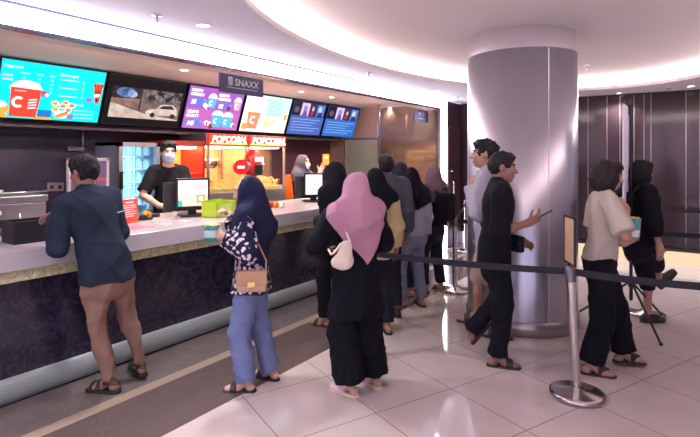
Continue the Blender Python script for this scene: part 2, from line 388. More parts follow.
for q in range(4): g.poly([(.27,.65+.05*q),(.345,.63+.05*q),(.345,.65+.05*q),(.27,.67+.05*q)], cW)
g.disc(.41,.53,.045,.06,cVi); g.disc(.395,.51,.02,.03,cRed); g.disc(.43,.54,.018,.03,cW)
for x, y in ((.52,.68),(.62,.66),(.69,.70),(.53,.79),(.66,.79),(.60,.72)): g.disc(x,y,.04,.05,cCr); g.disc(x,y,.028,.034,cOr if x < .6 else cTan)
g.disc(.60,.88,.085,.075,cCr); g.poly([(.535,.91),(.65,.82),(.665,.86),(.555,.95)], cRed2); g.poly([(.53,.93),(.66,.84),(.67,.88),(.555,.965)], cOr)
g.disc(.69,.92,.035,.055,cVi); g.disc(.855,.56,.035,.05,cVi)
g.poly([(.885,.28),(.985,.25),(.965,.62),(.925,.62)], cRed); g.rect(.90,.36,.975,.44,cRed2); g.poly([(.90,.44),(.965,.42),(.962,.48),(.905,.5)], cCr)
for k in range(5): g.disc(.895+.02*k,.26-.02*(k%2),.016,.03,cTan if k%2 else cRed2)
g.disc(.94,.55,.015,.025,cDk); g.build(t)
# 2 film
t, w, h = screen(110, 188, 'dark screen playing a film scene of a pale car in an alley', 'screen', 'menu screens over the counter', 'film_screen')
face(t, w, h, em('black_film',(20,16,30),.25)); g = G(w, h)
def fm(name, a, b, sc, s):
    m = em(name, a, s); r = ramp(m, noisefac(m, sc, 5, .65, .5), [(.35,tuple(v*.25 for v in a)),(.65,tuple(v*.25 for v in b))]); N, L, bb = nodes(m)
    r2 = ramp(m, r.inputs['Fac'].links[0].from_socket, [(.35,a),(.65,b)], 'Emission Color'); return m
f0, f1_, f2_, f3_ = fm('film_wall',(120,92,100),(176,140,136),6,.55), fm('film_light',(196,170,160),(236,220,206),7,.8), fm('film_dark',(40,32,48),(84,68,80),8,.45), fm('film_blue',(40,60,120),(120,160,220),9,.8)
g.rect(.05,.22,.97,.86,f0); g.rect(.05,.22,.40,.46,f2_); g.disc(.22,.33,.12,.10,f3_); g.disc(.30,.36,.06,.07,fm('film_pale',(110,140,200),(190,210,240),12,.8)); g.poly([(.05,.55),(.5,.75),(.97,.84),(.97,.86),(.05,.86)], f1_)
g.poly([(.05,.46),(.40,.44),(.40,.66),(.05,.56)], fm('film_brick',(140,104,100),(190,150,134),10,.6)); g.rect(.46,.22,.97,.50,fm('film_bush',(70,66,76),(160,150,146),14,.5))
for k in range(16): g.disc(.5+.03*k,.34+.07*math.sin(k*2.3),.035,.06,f2_ if k % 2 else fm('film_leaf',(90,86,92),(190,180,170),18,.55) if 'glow_film_leaf' not in MATS else MATS['glow_film_leaf'],10)
g.poly([(.50,.70),(.55,.64),(.64,.62),(.70,.52),(.86,.50),(.93,.60),(.95,.74),(.52,.78)], f1_); g.poly([(.67,.61),(.72,.54),(.85,.53),(.90,.61)], f2_)
g.disc(.60,.76,.035,.055,f2_); g.disc(.88,.76,.035,.055,f2_); g.rect(.40,.22,.42,.70,f2_); g.rect(.55,.69,.58,.71,cW); g.build(t, 'film_picture')
# 3 purple combos
t, w, h = screen(190, 246, 'purple combo menu screen with blue popcorn cups')
face(t, w, h, cPu); g = G(w, h)
g.rect(0,.52,1,1,em('magenta',(196,104,190),.95))
def cup(g, x, y, rx, hh, c):
    popcorn(g,x,y,rx,.11,cCr,cW,10); g.poly([(x-rx,y),(x+rx,y),(x+rx*.75,y+hh),(x-rx*.75,y+hh)], c); g.arc(x-rx*.2,y+hh*.5,.035,.065,50,310,cW)
for x, y, a, bq, pr_ in ((.03,.12,'COMBO','COUPLE 1','75'),(.52,.17,'COMBO','COUPLE 2','95'),(.03,.63,'COMBO','FAMILY 1','145')):
    g.text(x,y,a,.085,cW,.2,off=.004); g.text(x,y+.095,bq,.085,cW,.2,off=.004)
    g.poly([(x+.02,y+.15),(x+.27,y+.17),(x+.25,y+.32),(x,y+.30)], em('combo_blue',(92,128,226),1.0)); g.text(x+.03,y+.29,pr_,.13,cW,.2,off=.006); g.rect(x+.24,y+.18,x+.30,y+.21,cLb)
cup(g,.42,.24,.075,.24,cLb); cup(g,.90,.26,.07,.22,cPk); cup(g,.57,.64,.10,.29,cLb); cup(g,.76,.66,.10,.27,cLb)
for x, y in ((.30,.42),(.34,.46),(.73,.44),(.44,.86),(.38,.84),(.88,.86),(.47,.92)): g.disc(x,y,.035,.06,cRed2 if int(x*100)%2 else cCr); g.disc(x+.02,y+.02,.015,.03,cDk)
g.build(t)
# 4 white and cyan
t, w, h = screen(247.5, 293, 'bright white and pale cyan menu screen with an orange bucket')
face(t, w, h, em('menu_white',(250,250,246),1.25)); g = G(w, h)
g.rect(.38,.0,1,.62,em('pale_cyan',(190,244,246),1.2)); g.rect(.3,.55,1,1,em('pale_cream',(255,250,226),1.25)); g.poly([(.3,.0),(.5,.0),(.42,1),(.25,1)], em('pale_mint',(216,246,240),1.2))
popcorn(g,.22,.48,.13,.12,cCr,cW); g.poly([(.09,.47),(.36,.47),(.33,.92),(.12,.92)], em('coral',(255,140,100),1.1)); g.arc(.22,.68,.06,.11,50,310,cW); g.disc(.08,.86,.07,.09,cOr)
for q in range(8): g.rect(.46,.12+.055*q,.82-.05*(q%3),.135+.055*q,cLb)
g.text(.42,.12,'Snacks',.08,cLb); g.rect(.9,.45,.97,.62,cOr)
for x, y in ((.5,.7),(.6,.75),(.52,.82),(.66,.68)): g.disc(x,y,.05,.06,em('peach',(255,210,150),1.1))
g.build(t)
# 5, 6 blue
for px0, px1, s in ((294.5,328,'blue snack list screen with film posters along its top, next to the white menu'), (329.5,361,'blue snack list screen with film posters, last screen of the row')):
    t, w, h = screen(px0, px1, s)
    face(t, w, h, em('royal_blue' if px0 < 300 else 'sky_blue', (70,104,190) if px0 < 300 else (44,112,204), .85)); g = G(w, h)
    g.rect(0,0,1,.44,em('navy',(36,34,84),.6))
    g.rect(.02,.05,.22,.42,cDk); g.disc(.12,.26,.07,.09,em('dusk',(120,96,130),.6)); g.rect(.25,.04,.49,.43,em('lilac',(214,190,226),.95)); g.disc(.37,.2,.06,.09,cVi); g.poly([(.3,.43),(.33,.27),(.42,.27),(.45,.43)], em('plum',(120,90,160),.8))
    g.rect(.52,.05,.70,.43,em('midnight',(60,60,110),.6)); g.disc(.6,.2,.04,.07,em('poster_skin',(220,180,170),.8)); g.disc(.58,.34,.05,.06,cRed2); g.rect(.72,.05,.96,.43,em('steel_blue',(90,130,210),.8)); g.disc(.82,.2,.06,.1,em('ice',(190,210,240),.9)); g.poly([(.75,.43),(.80,.28),(.88,.28),(.94,.43)], em('midnight2',(50,60,130),.6))
    for q in range(5): g.rect(.06,.53+.085*q,.92-.13*(q%3),.545+.085*q,em('menu_line',(180,204,250),.9))
    g.build(t)
# shelf that carries the screens and the dark header under them
struct('trim_screen_header', MB().box((XB,-1.2,2.0), (-5.78,7.9,ZI)).box((-5.80,-1.2,1.955), (-5.66,7.85,1.985)), mat('dark_header', (52,34,46), .4), 'dark header behind the menu screens')
# ------------------------------------------------------------------ hanging signs
M_slate = mat('slate_sign', (70,68,98), .5); M_sil = mat('silver_letters', (206,200,206), .4, .3)
def hang(px0, px1, py0, py1, label, word):
    X = -3.66
    a, c = OX(px0, X, py0), OX(px1, X, py0); z0 = OX(px0, X, py1).z; z1 = a.z; w = c.y-a.y; h = z1-z0
    t = thing('hanging_sign', label, 'sign', (X, (a.y+c.y)/2, z0)); MM = Matrix(((0,0,1,.0),(1,0,0,0),(0,1,0,0),(0,0,0,1)))
    MB().box((-.012,-w/2,0), (.012,w/2,h), bev=.002).build('panel', M_slate, t)
    mb = MB()
    if word == 'SNAXX':
        mb.text('SNAXX', MM @ T(-.105, h*.44, .0135), .092, 0, sx=1.04, off=.0012)
        x, y = -.185, h*.40
        for k in range(4): mb.add([MM @ Vector((x+.013*k+.002*(k-1.5), y+.065, .0135)), MM @ Vector((x+.013*k+.010+.002*(k-1.5), y+.065, .0135)), MM @ Vector((x+.013*k+.009, y, .0135)), MM @ Vector((x+.013*k+.001, y, .0135))], [[3,2,1,0]])
        for k in range(4): mb.ball(MM @ Vector((x+.006+.013*k, y+.074, .012)), (.003,.009,.009), n=8)
        for k in range(26): mb.box((.0125,-.2+.0155*k,h*.27), (.0135,-.2+.0155*k+.010,h*.27+.008))
    else:
        mb.text(word, MM @ T(-.11, h*.5, .0135), .085, 0)
        mb.box((.0125,-.12,h*.25), (.0135,.12,h*.25+.008))
    mb.build('lettering', M_sil, t)
    for s in (-.28, .28): MB().cyl((0,s*w,h), (0,s*w,2.476-z0), .004, n=8).build('hanger', M_chrome, t)
hang(219.5, 262.5, 72.5, 91.5, 'slate hanging sign reading SNAXX with a popcorn bucket mark', 'SNAXX')
hang(414, 428, 109, 121, 'small dark hanging sign near the far end of the counter', 'M.TIX')
# ------------------------------------------------------------------ machines behind the counter
M_black = mat('black_plastic', (26,26,30), .35); M_sv = mat('silver_panel', (172,164,170), .3, .8); M_wh = mat('white_enamel', (226,222,228), .35)
M_glass = mat('clear_glass', (255,255,255), .02, trans=1, alpha=.25, spec=.4)
M_redp = mat('red_gloss', (206,34,34), .25); M_redsign = mat('red_sign', (226,44,28), .4, emit=.42, ecol=(226,44,28)); M_signw = mat('sign_white', (255,248,240), .4, emit=.6)
M_kern = mat('popcorn_kernels', (244,214,130), .7); ramp(M_kern, noisefac(M_kern, 60, 3), [(.35,(232,180,84)),(.6,(250,236,190))])
M_warm = mat('warm_lamp', (255,206,140), emit=5)
M_inner = mat('warm_interior', (224,188,150), .5)
def kernels(mb, fn, n, r, mi=0, seed=1):
    q = random.Random(seed)
    for _ in range(n):
        p = fn(q); mb.ball(p, (r*q.uniform(.7,1.2), r*q.uniform(.7,1.2), r*q.uniform(.7,1.1)), mi, 6)
    return mb
for n_, (px0, px1) in enumerate(((207.5,247),(248,285.5))):
    X = -5.35; ya, yb = OX(px0, X).y, OX(px1, X).y; zt, zs, zb = OX(px0, X, 133).z, OX(px0, X, 146.5).z, .96; w = yb-ya-.01
    zt = 1.97
    t = thing('popcorn_machine', ('left' if n_ == 0 else 'right')+' one of two glass popcorn machines with red POPCORN signs', 'popcorn machine', (X, (ya+yb)/2, zb), 0, 'popcorn machines')
    D = .6; H_ = zt-zb; hs = .17; lb = .2
    MB().box((-D,-w/2,0), (0,w/2,lb), bev=.004).box((-D,-w/2,H_-hs), (-.03,w/2,H_-.0), bev=.004).box((-D,-w/2,lb), (-D+.02,w/2,H_-hs), 1).build('cabinet', [M_sv, M_inner], t)
    for a in (-w/2, w/2-.03):
        for bx_ in (-D+.02, -.03): MB().box((bx_,a,lb), (bx_+.03,a+.03,H_-hs)).build('post', M_sv, t)
    sg = MB().box((-.03,-w/2+.01,H_-hs+.02), (.02,w/2-.01,H_-.005), bev=.005).build('sign', M_redsign, t)
    MM = Matrix(((0,0,1,.022),(1,0,0,0),(0,1,0,0),(0,0,0,1)))
    MB().text('POPCORN.', MM @ T(-w*.43, H_-hs+.05, 0), .125, 0, shear=.25, sx=w*.86/.60, off=.004).build('sign_lettering', M_signw, sg)
    MB().box((.0205,-w/2+.02,H_-hs+.028), (.0215,w/2-.02,H_-hs+.04)).build('sign_line', mat('sign_yellow', (255,200,80), emit=1), sg)
    MB().box((-.012,-w/2+.03,lb), (-.008,w/2-.03,H_-hs)).build('glass_front', M_glass, t)
    MB().box((-D+.1,-w/2+.08,H_-hs-.02), (-.1,w/2-.08,H_-hs-.005)).build('heat_lamp', M_warm, t)
    sgn = -1 if n_ == 0 else 1
    hp = kernels(MB(), lambda q: (-D+.06+q.random()*(D-.12), (yy := q.uniform(-w/2+.05,w/2-.05)), lb + q.random()*max(.02, .22*(1-abs(yy-sgn*w*.15)/(w*.7)))), 420, .016, seed=n_)
    hp.box((-D+.03,-w/2+.03,lb), (-.03,w/2-.03,lb+.05))
    o = hp.build('popcorn_heap', M_kern, t); o['kind'] = 'stuff'
    kt = MB().lathe([(.0005,0),(.10,.0),(.115,.02),(.115,.12),(.07,.15),(.0005,.155)], 24, M=T(-.32, -w*.12, .52)).build('kettle', M_chrome, t)
    MB().cyl((-.32,-w*.12,.67), (-.32,-w*.12,H_-hs), .012).build('kettle_rod', M_chrome, kt)
    MB().cyl((-.19,-w*.12,.60), (-.17,-w*.12,.60), .045).build('kettle_knob', M_black, kt)
# warm food display between fridge and popcorn machines
X = -5.4; ya, yb = OX(170, X).y, OX(205, X).y
t = thing('hot_food_display', 'warm orange lit food display cabinet with red shelf strip beside popcorn machine', 'food display', (X,(ya+yb)/2,.96)); w = yb-ya
MB().box((-.5,-w/2,0), (0,w/2,.08)).box((-.5,-w/2,.83), (0,w/2,.9)).box((-.5,-w/2,.08), (-.48,w/2,.83)).box((-.48,-w/2,.08), (0,-w/2+.03,.83)).box((-.48,w/2-.03,.08), (0,w/2,.83)).build('cabinet', mat('red_cabinet', (150,40,40), .35), t)
MB().box((-.475,-w/2+.03,.08), (-.47,w/2-.03,.83)).build('lit_back', mat('orange_lit_back', (240,150,80), emit=.3), t)
MB().box((-.44,-w/2+.03,.46), (-.02,w/2-.03,.475)).build('shelf', M_sv, t)
MB().box((-.02,-w/2+.03,.40), (-.005,w/2-.03,.475)).build('price_strip', M_redp, t)
MB().box((-.4,-w/2+.06,.80), (-.1,w/2-.06,.825)).build('lamp', M_warm, t)
# drinks fridge
X = -5.3; ya, yb = OX(119, X).y, OX(160, X).y; w = yb-ya; zt = OX(123, X, 142).z
t = thing('drinks_fridge', 'upright glass door drinks fridge glowing pale blue', 'fridge', (X,(ya+yb)/2,.97)); H_ = zt-.97
MB().box((-.5,-w/2,0), (-.06,-w/2+.03,H_)).box((-.5,w/2-.03,0), (-.06,w/2,H_)).box((-.5,-w/2,H_-.04), (-.06,w/2,H_)).box((-.5,-w/2,0), (-.06,w/2,.06)).box((-.5,-w/2,0), (-.48,w/2,H_)).build('body', mat('fridge_grey', (120,124,146), .4), t)
dr = MB().box((-.06,-w/2,0), (0,-w/2+.045,H_)).box((-.06,w/2-.045,0), (0,w/2,H_)).box((-.06,-w/2,H_-.05), (0,w/2,H_)).box((-.06,-w/2,0), (0,w/2,.06)).build('door_frame', M_sv, t)
MB().box((-.035,-w/2+.045,.06), (-.03,w/2-.045,H_-.05)).build('pane', M_glass, dr)
MB().box((.0,-w/2+.005,.32), (.03,-w/2+.035,.52), bev=.006).build('handle', M_black, dr)
MB().box((-.475,-w/2+.03,.06), (-.47,w/2-.03,H_-.04)).build('lit_back', mat('fridge_light', (150,215,245), emit=.9), t)
for z in (.06,.22,.38,.54,.70):
    if z > .1: MB().box((-.46,-w/2+.03,z-.01), (-.1,w/2-.03,z)).build('shelf', M_wh, t)
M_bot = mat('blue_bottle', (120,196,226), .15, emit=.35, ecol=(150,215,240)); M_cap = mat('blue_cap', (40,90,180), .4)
btl = None; rows = ('bottom','second','third','fourth','top')
for r_, z in enumerate((.06,.22,.38,.54,.70)):
    for k in range(5):
        p = Vector((X-.17,(ya+yb)/2-w/2+.075+k*(w-.15)/4,.97+z))
        lab = 'pale blue water bottle on a shelf of the drinks fridge'
        if btl is None:
            btl = thing('water_bottle', lab, 'bottle', p, 0, 'bottles in the drinks fridge')
            MB().lathe([(.0005,0),(.028,0),(.03,.008),(.03,.08),(.012,.11),(.012,.118)], 12).build('body', M_bot, btl)
            MB().lathe([(.014,.116),(.014,.13),(.0005,.131)], 10).build('cap', M_cap, btl)
        else: dup(btl, p)
# espresso machine
X = -4.42; ya, yb = 1.16, OX(46.5, X).y; zt = OX(20, X, 190).z
t = thing('coffee_machine', 'silver espresso machine on the counter at the left edge', 'coffee machine', (X,(ya+yb)/2,ZC)); w = yb-ya; H_ = zt-ZC
MB().box((-.4,-w/2,.03), (0,w/2,H_-.1), bev=.012).build('body', M_sv, t)
MB().box((-.4,-w/2-.01,H_-.1), (.015,w/2+.01,H_-.045), bev=.01).build('top_panel', mat('steel_top', (150,142,148), .3, .7), t)
MB().tube([(-.38,-w/2,H_-.02),(.0,-w/2,H_-.02),(.0,w/2,H_-.02),(-.38,w/2,H_-.02)], .007).build('cup_rail', M_chrome, t)
MB().box((-.02,-w/2+.02,0), (.1,w/2-.02,.035), bev=.005).build('drip_tray', mat('dark_steel', (90,84,90), .35, .7), t)
gg = MB().cyl((0,.08,.17), (.02,.08,.17), .03).build('gauge', M_chrome, t)
MB().cyl((.02,.08,.17), (.022,.08,.17), .024).build('gauge_face', M_wh, gg)
MB().cyl((.05,.08,.06), (.05,.08,.12), .035).cyl((.05,.08,.08), (.18,.08,.075), .011).build('portafilter', M_black, t)
MB().tube([(.01,.2,.16),(.06,.21,.15),(.08,.215,.06),(.09,.215,.04)], .006).build('steam_wand', M_chrome, t)
o = MB()
for k in range(5): o.box((-.2+.01*k,-.03+.006*k,.001+.009*k), (-.04+.01*k,.12+.006*k,.009+.009*k))
tag(o.build('paper_pad', M_wh, loc=(X-.06,(ya+yb)/2-.0,zt-.045)), 'pad of white papers lying on the silver coffee machine', 'paper')
# black box in front of it
a, c = FL(13, 245, ZC), FL(57, 240, ZC)
t = thing('napkin_box', 'black open box on the counter in front of the coffee machine', 'box', ((a.x+c.x)/2-.1,(a.y+c.y)/2,ZC+.001)); w = abs(c.y-a.y)
MB().box((-.1,-w/2,0), (.1,w/2,.012)).box((.088,-w/2,.012), (.1,w/2,.155), bev=.003).box((-.1,-w/2,.012), (-.088,w/2,.155), bev=.003).box((-.088,-w/2,.012), (.088,-w/2+.012,.15)).box((-.088,w/2-.012,.012), (.088,w/2,.15)).build('tray', mat('black_leatherette', (28,24,32), .45, bump=.2, bscale=200), t)
MB().box((-.08,-w/2+.02,.015), (.08,w/2-.02,.12)).build('napkins', mat('dark_napkins', (50,44,52), .8), t)
# white framed monitor behind the man
M_gwh = mat('grey_white', (170,164,172), .4)
X = -4.55; a, c = OX(67, X), OX(108.5, X); z1, z0 = OX(67, X, 158).z, OX(67, X, 205).z; w = c.y-a.y
t = thing('framed_monitor', 'white framed monitor on the counter behind the man in the navy jacket', 'monitor', (X,(a.y+c.y)/2,ZC)); h = z1-z0; zz = z0-ZC
fr = MB(); e = .028
for lo, hi in (((-.02,-w/2,zz),(.015,w/2,zz+e)),((-.02,-w/2,zz+h-e),(.015,w/2,zz+h)),((-.02,-w/2,zz),(.015,-w/2+e,zz+h)),((-.02,w/2-e,zz),(.015,w/2,zz+h))): fr.box(lo, hi, bev=.004)
fr.build('frame', M_gwh, t)
MB().box((-.018,-w/2+e,zz+e), (.004,w/2-e,zz+h-e)).build('display', mat('dim_display', (96,84,110), .25, emit=.05, ecol=(140,120,150)), t)
MB().box((.004,-w/2+e,zz+.2), (.006,w/2-e,zz+.23)).build('red_strip', mat('dim_red', (170,70,80), emit=.08), t)
MB().cyl((-.01,0,.01), (-.01,0,zz+.01), .02).build('stem', M_gwh, t); MB().box((-.09,-.1,0), (.07,.1,.015), bev=.005).build('foot', M_gwh, t)
# glass tumblers and sockets
tb = None
for k, (px, py) in enumerate(((55,209),(60,208),(65,207.5))):
    p = OX(px, -4.64)
    lab = 'clear glass tumbler between the coffee machine and the framed monitor'
    if tb is None:
        tb = MB().lathe([(.0005,.004),(.026,.004),(.032,.11),(.035,.11),(.028,0),(.0005,0)], 20).build('glass_tumbler', M_glass, loc=(p.x,p.y,ZC+.001)); tag(tb, lab, 'glass', 'tumblers on the counter')
    else: dup(tb, (p.x,p.y,ZC+.001))
for px, s in ((51.5,'left'),(59.5,'right')):
    p = OX(px, XB+.05, 187); t = thing('wall_socket', s+' one of two grey socket plates on the dark wall', 'socket', p, 0, 'wall sockets')
    MB().box((-.01,-.05,-.05), (.006,.05,.05), bev=.006).build('plate', mat('socket_grey', (150,140,150), .4), t)
    MB().box((.006,-.02,-.02), (.012,.02,.02), bev=.003).build('outlet', M_black, t)
p = OX(82, XB+.05, 120); tag(MB().tube([(0,0,-.2),(0,0,.25)], .02).box((-.03,-.18,-.12), (.02,.02,-.06), bev=.01).build('wall_pipe', M_sv, loc=(XB+.065,p.y,1.72+.12)), 'grey vertical pipe with a bracket on the dark wall', 'pipe')
# red drink dispenser head in front of the popcorn machines
X = -5.0; c = OX(250, X, 166)
t = thing('drink_dispenser', 'rounded red drink dispenser with round red discs and white badges', 'drink dispenser', (X,c.y,.96)); hz = c.z-.96
MB().cyl((0,0,-.94), (0,0,hz-.1), .05).box((-.16,-.16,-.96), (.16,.16,-.93), bev=.004).build('pillar', M_chrome, t)
MB().cyl((0,-.2,hz), (0,.2,hz), .085, n=32).build('drum', M_sv, t)
hd = MB().ball((0,.04,hz+.03), (.13,.13,.2), n=28).build('head', M_redp, t)
MB().box((.1,-.03,hz-.13), (.14,.11,hz+.03), bev=.02).build('tap_panel', M_black, hd)
MB().box((.128,-.035,hz+.06), (.14,.115,hz+.12), bev=.005).build('badge', M_signw, hd)
ds = MB().cyl((.02,-.2,hz-.01), (.08,-.24,hz-.01), .1, n=32).build('side_disc', M_redp, t)
MB().box((-.002,-.045,-.014), (.002,.045,.014), M=T(.083,-.243,hz-.01) @ Rz(-.58)).build('badge', M_signw, ds)
# glass partition at the far end, back
xa, xb = OY(345, 8.0).x, OY(379, 8.0).x
xa = max(xa, XB+.03); zt = OY(365, 8.0, 138).z
t = thing('glass_partition', 'green tinted glass partition with steel rail at the far end of the counter', 'partition', ((xa+xb)/2, 8.0, 0)); w = xb-xa
MB().box((-w/2,-.006,.05), (w/2,.006,zt-.02)).build('pane', mat('green_glass', (180,206,196), .05, trans=.6, alpha=.45), t)
MB().box((-w/2,-.02,zt-.03), (w/2,.02,zt), bev=.004).build('top_rail', M_chrome, t)
for s in (-1,1): MB().box((s*w/2-.015,-.02,0), (s*w/2+.015,.02,zt if s < 0 else ZI)).build('post', M_chrome, t)
# ------------------------------------------------------------------ things on the counter
def lines(mb, x0, x1, z0, z1, n, X, mi):
    for k in range(n):
        z = z1-(z1-z0)*(k+.5)/n; mb.box((X,x0,z-.004), (X+.001,x1-(.03 if k % 3 == 2 else 0),z+.004), mi)
a = FL(129, 223, ZC); t = thing('menu_stand', 'orange red menu stand with white text lines on the counter', 'menu stand', (a.x,a.y,ZC+.001), .25)
MB().box((-.03,-.105,0), (.03,.105,.012), bev=.003).box((-.006,-.105,.012), (.006,.105,.215), bev=.002).build('stand', mat('orange_red_card', (232,84,62), .4), t)
o = MB(); lines(o,-.08,.08,.05,.17,6,.0065,0); o.box((.0065,-.05,.18), (.0075,.05,.195)); o.build('printed_text', M_wh, t)
a = FL(145.5, 220, ZC); t = thing('tape_dispenser', 'small black dispenser with a yellow roll beside the orange menu stand', 'dispenser', (a.x,a.y,ZC+.001), .2)
MB().box((-.035,-.065,0), (.035,.065,.025), bev=.008).ball((0,-.03,.03), (.035,.04,.03), n=14).build('body', M_black, t)
MB().cyl((-.02,.015,.045), (.02,.015,.045), .04, n=24).build('roll', mat('yellow_roll', (226,176,40), .4), t)
MB().cyl((-.022,.015,.045), (.022,.015,.045), .018, n=20).build('hub', mat('hub_red', (190,60,40), .4), t)
a = FL(153, 217, ZC); t = thing('card_terminal', 'small black card terminal tilted on the counter by the monitor', 'card terminal', (a.x,a.y,ZC+.001), .5)
MB().box((-.06,-.04,.0), (.06,.04,.03), bev=.008, M=Ry(-.0)).build('body', M_black, t); MB().box((-.05,-.03,.03), (.0,.03,.033)).build('display', mat('grey_lcd', (130,140,140), .3), t); MB().box((.006,-.028,.03), (.05,.028,.034), bev=.001).build('keypad', mat('key_grey', (90,90,96), .5), t)
a = FL(141, 214, ZC); tag(MB().lathe([(.0005,.003),(.035,.003),(.047,.115),(.05,.115),(.05,.12),(.037,0),(.0005,0)], 24).build('drink_cup', mat('sky_blue_cup', (108,170,216), .35), loc=(-4.62,OX(142,-4.62).y,ZC+.001)), 'sky blue cup between the orange menu stand and the masked man', 'cup')
# POS with customer display
a = OX(186, -4.15, 0); yaw = math.radians(-40)
def pos(px, X, wpx, top, bot, label, pic):
    c = OX(px, X, (top+bot)/2); d = (Vector((c.x,c.y,0)).dot(Vector((*FW,0)))); w = wpx*d/FPX; h = (bot-top)*d/FPX
    t = thing('checkout_terminal', label, 'till', (c.x,c.y,ZC+.001)); zc = c.z-ZC
    yw = math.atan2(-c.y, -c.x); t.rotation_euler = (0,0,yw+.2)
    MB().box((-.14,-.13,0), (.10,.13,.018), bev=.006).build('base', M_black, t)
    MB().box((-.05,-.04,.018), (.0,.04,zc), bev=.006).build('pole', M_black, t)
    s = MB().box((.0,-w/2,zc-h/2), (.03,w/2,zc+h/2), bev=.008).build('customer_screen', M_black, t)
    e = .022; MB().box((.0295,-w/2+e,zc-h/2+e), (.0315,w/2-e,zc+h/2-e)).build('display', em('till_white',(250,240,246),1.15), s)
    g = MB(); ms = []
    def q(y0, z0, y1, z1, m):
        if m not in ms: ms.append(m)
        g.box((.0315,-w/2+e+(w-2*e)*y0,zc-h/2+e+(h-2*e)*z0), (.0322+.0002*len(ms),-w/2+e+(w-2*e)*y1,zc-h/2+e+(h-2*e)*z1), ms.index(m))
    if pic:
        q(0,0,1,.45,em('till_peach',(255,214,196),1.1)); q(0,0,.14,.22,em('till_teal',(70,200,190),1)); q(.62,.12,.9,.42,cOr); q(.68,.2,.84,.36,em('till_white',(250,240,246),1.15)); q(.5,.6,.95,.9,em('till_lilac',(236,206,244),1.1)); q(.08,.3,.5,.36,em('till_lilac',(236,206,244),1.1))
    else:
        for k in range(5): q(.15,.75-.13*k,.85-.12*(k%2),.79-.13*k,em('till_line',(190,196,180),.9))
    g.build('screen_picture', ms, s)
    MB().box((-.10,-w/2-.1,zc-h/2-.02), (-.06,w/2-.06,zc+h/2-.03), bev=.008, M=Ry(-.15)).build('cashier_screen', M_black, t)
    return t
pos(192.5, -4.22, 33, 178, 208, 'black till with a colourful customer display in front of the masked man', True)
pos(313.5, -4.25, 20, 173, 196, 'black till with a plain white display beside the grey headscarf woman', False)
# flyers
for k, (px, py, wy, wx, m, s) in enumerate(((132,228.5,.36,.2,mat('pink_flyer',(196,150,168),.35),'pinkish printed sheet lying on the counter near the orange menu stand'),(176,223,.30,.17,mat('white_flyer',(226,214,214),.3),'white flyer with red print lying in front of the till'))):
    a = FL(px, py, ZC); t = thing('flyer', s, 'flyer', (a.x-.03,a.y,ZC+.001), .1)
    MB().box((-wx/2,-wy/2,0), (wx/2,wy/2,.003)).build('sheet', m, t)
    o = MB(); 
    for q in range(5): o.box((-wx/2+.02+.03*q,-wy/2+.03+.05*(q%3),.003), (-wx/2+.04+.03*q,wy/2-.05*(q%2)-.03,.0036), q % 2)
    o.build('print', [mat('flyer_red',(206,70,60),.4), mat('flyer_blue',(110,120,190),.4)], t)
# lime box
a = FL(223, 221, ZC); t = thing('lime_box', 'lime green open box on the counter left of the navy headscarf woman', 'box', (-3.98,OX(219,-3.98).y,ZC+.001), .12)
M_lime = mat('lime', (176,206,54), .45)
MB().box((-.09,-.15,0), (.09,.15,.006)).box((.084,-.15,0), (.09,.15,.145)).box((-.09,-.15,0), (-.084,.15,.165)).box((-.084,-.15,0), (.084,-.144,.155)).box((-.084,.144,0), (.084,.15,.155)).build('carton', M_lime, t)
MB().box((.0905,-.1,.05), (.0915,.08,.13)).build('printed_panel', mat('lime_light',(210,226,120),.45), t)
# navy bottles and snacks farther along
M_navy_p = mat('navy_plastic', (44,42,110), .35)
bt = None
for px, py, s in ((273,208,'navy blue bottle on the counter just behind the navy headscarf woman'),(279,208,'navy blue bottle to the right of another navy bottle on the counter')):
    a = FL(px, py, ZC)
    if bt is None:
        bt = thing('bottle', s, 'bottle', (a.x-.25,a.y,ZC+.001), 0, 'navy bottles'); MB().lathe([(.0005,0),(.036,0),(.038,.006),(.038,.15),(.022,.18),(.022,.19)], 20).build('body', M_navy_p, bt); MB().lathe([(.025,.188),(.025,.215),(.0005,.217)], 16).build('cap', mat('violet_cap',(84,74,160),.4), bt)
    else: dup(bt, (a.x-.25,a.y,ZC+.001), None, s)
for k, (px, c, s) in enumerate(((284,(196,60,50),'red'),(289,(236,150,60),'orange'),(295,(232,224,226),'white'))):
    a = FL(px, 209, ZC); t = thing('snack_pack', s+' snack pack on the counter beside the navy bottles', 'snack', (a.x-.2,a.y,ZC+.001), .3*k)
    MB().ball((0,0,.04), (.03,.05,.04), n=12).build('pouch', mat('pack_'+s, c, .4), t); MB().box((-.004,-.04,.075), (.004,.04,.09)).build('seal', M_sv, t)
# orange stack on the rear counter
for k, (z, s) in enumerate(((.96,'lower'),(1.16,'upper'))):
    c = OX(292, -5.45, 180); t = thing('orange_carton', s+' of two orange cartons behind the grey headscarf woman', 'carton', (c.x,c.y,z+.001)); MB().box((-.1,-.1,0), (.1,.1,.2), bev=.004).build('carton', mat('orange_carton',(222,100,44),.5), t); MB().box((.1,-.07,.06), (.102,.07,.13)).build('panel', mat('carton_cream',(240,200,150),.5), t)

o = MB().box((-4.035,-1.1,2.535), (-4.001,YE-.05,2.6), bev=.004).build('lintel_light', mat('warm_led', (255,236,224), emit=12)); tag(o, 'warm light strip along the inner side of the shop front lintel', 'light')  # added fill strip, hidden from the camera, to brighten the counter interior and beige ceiling
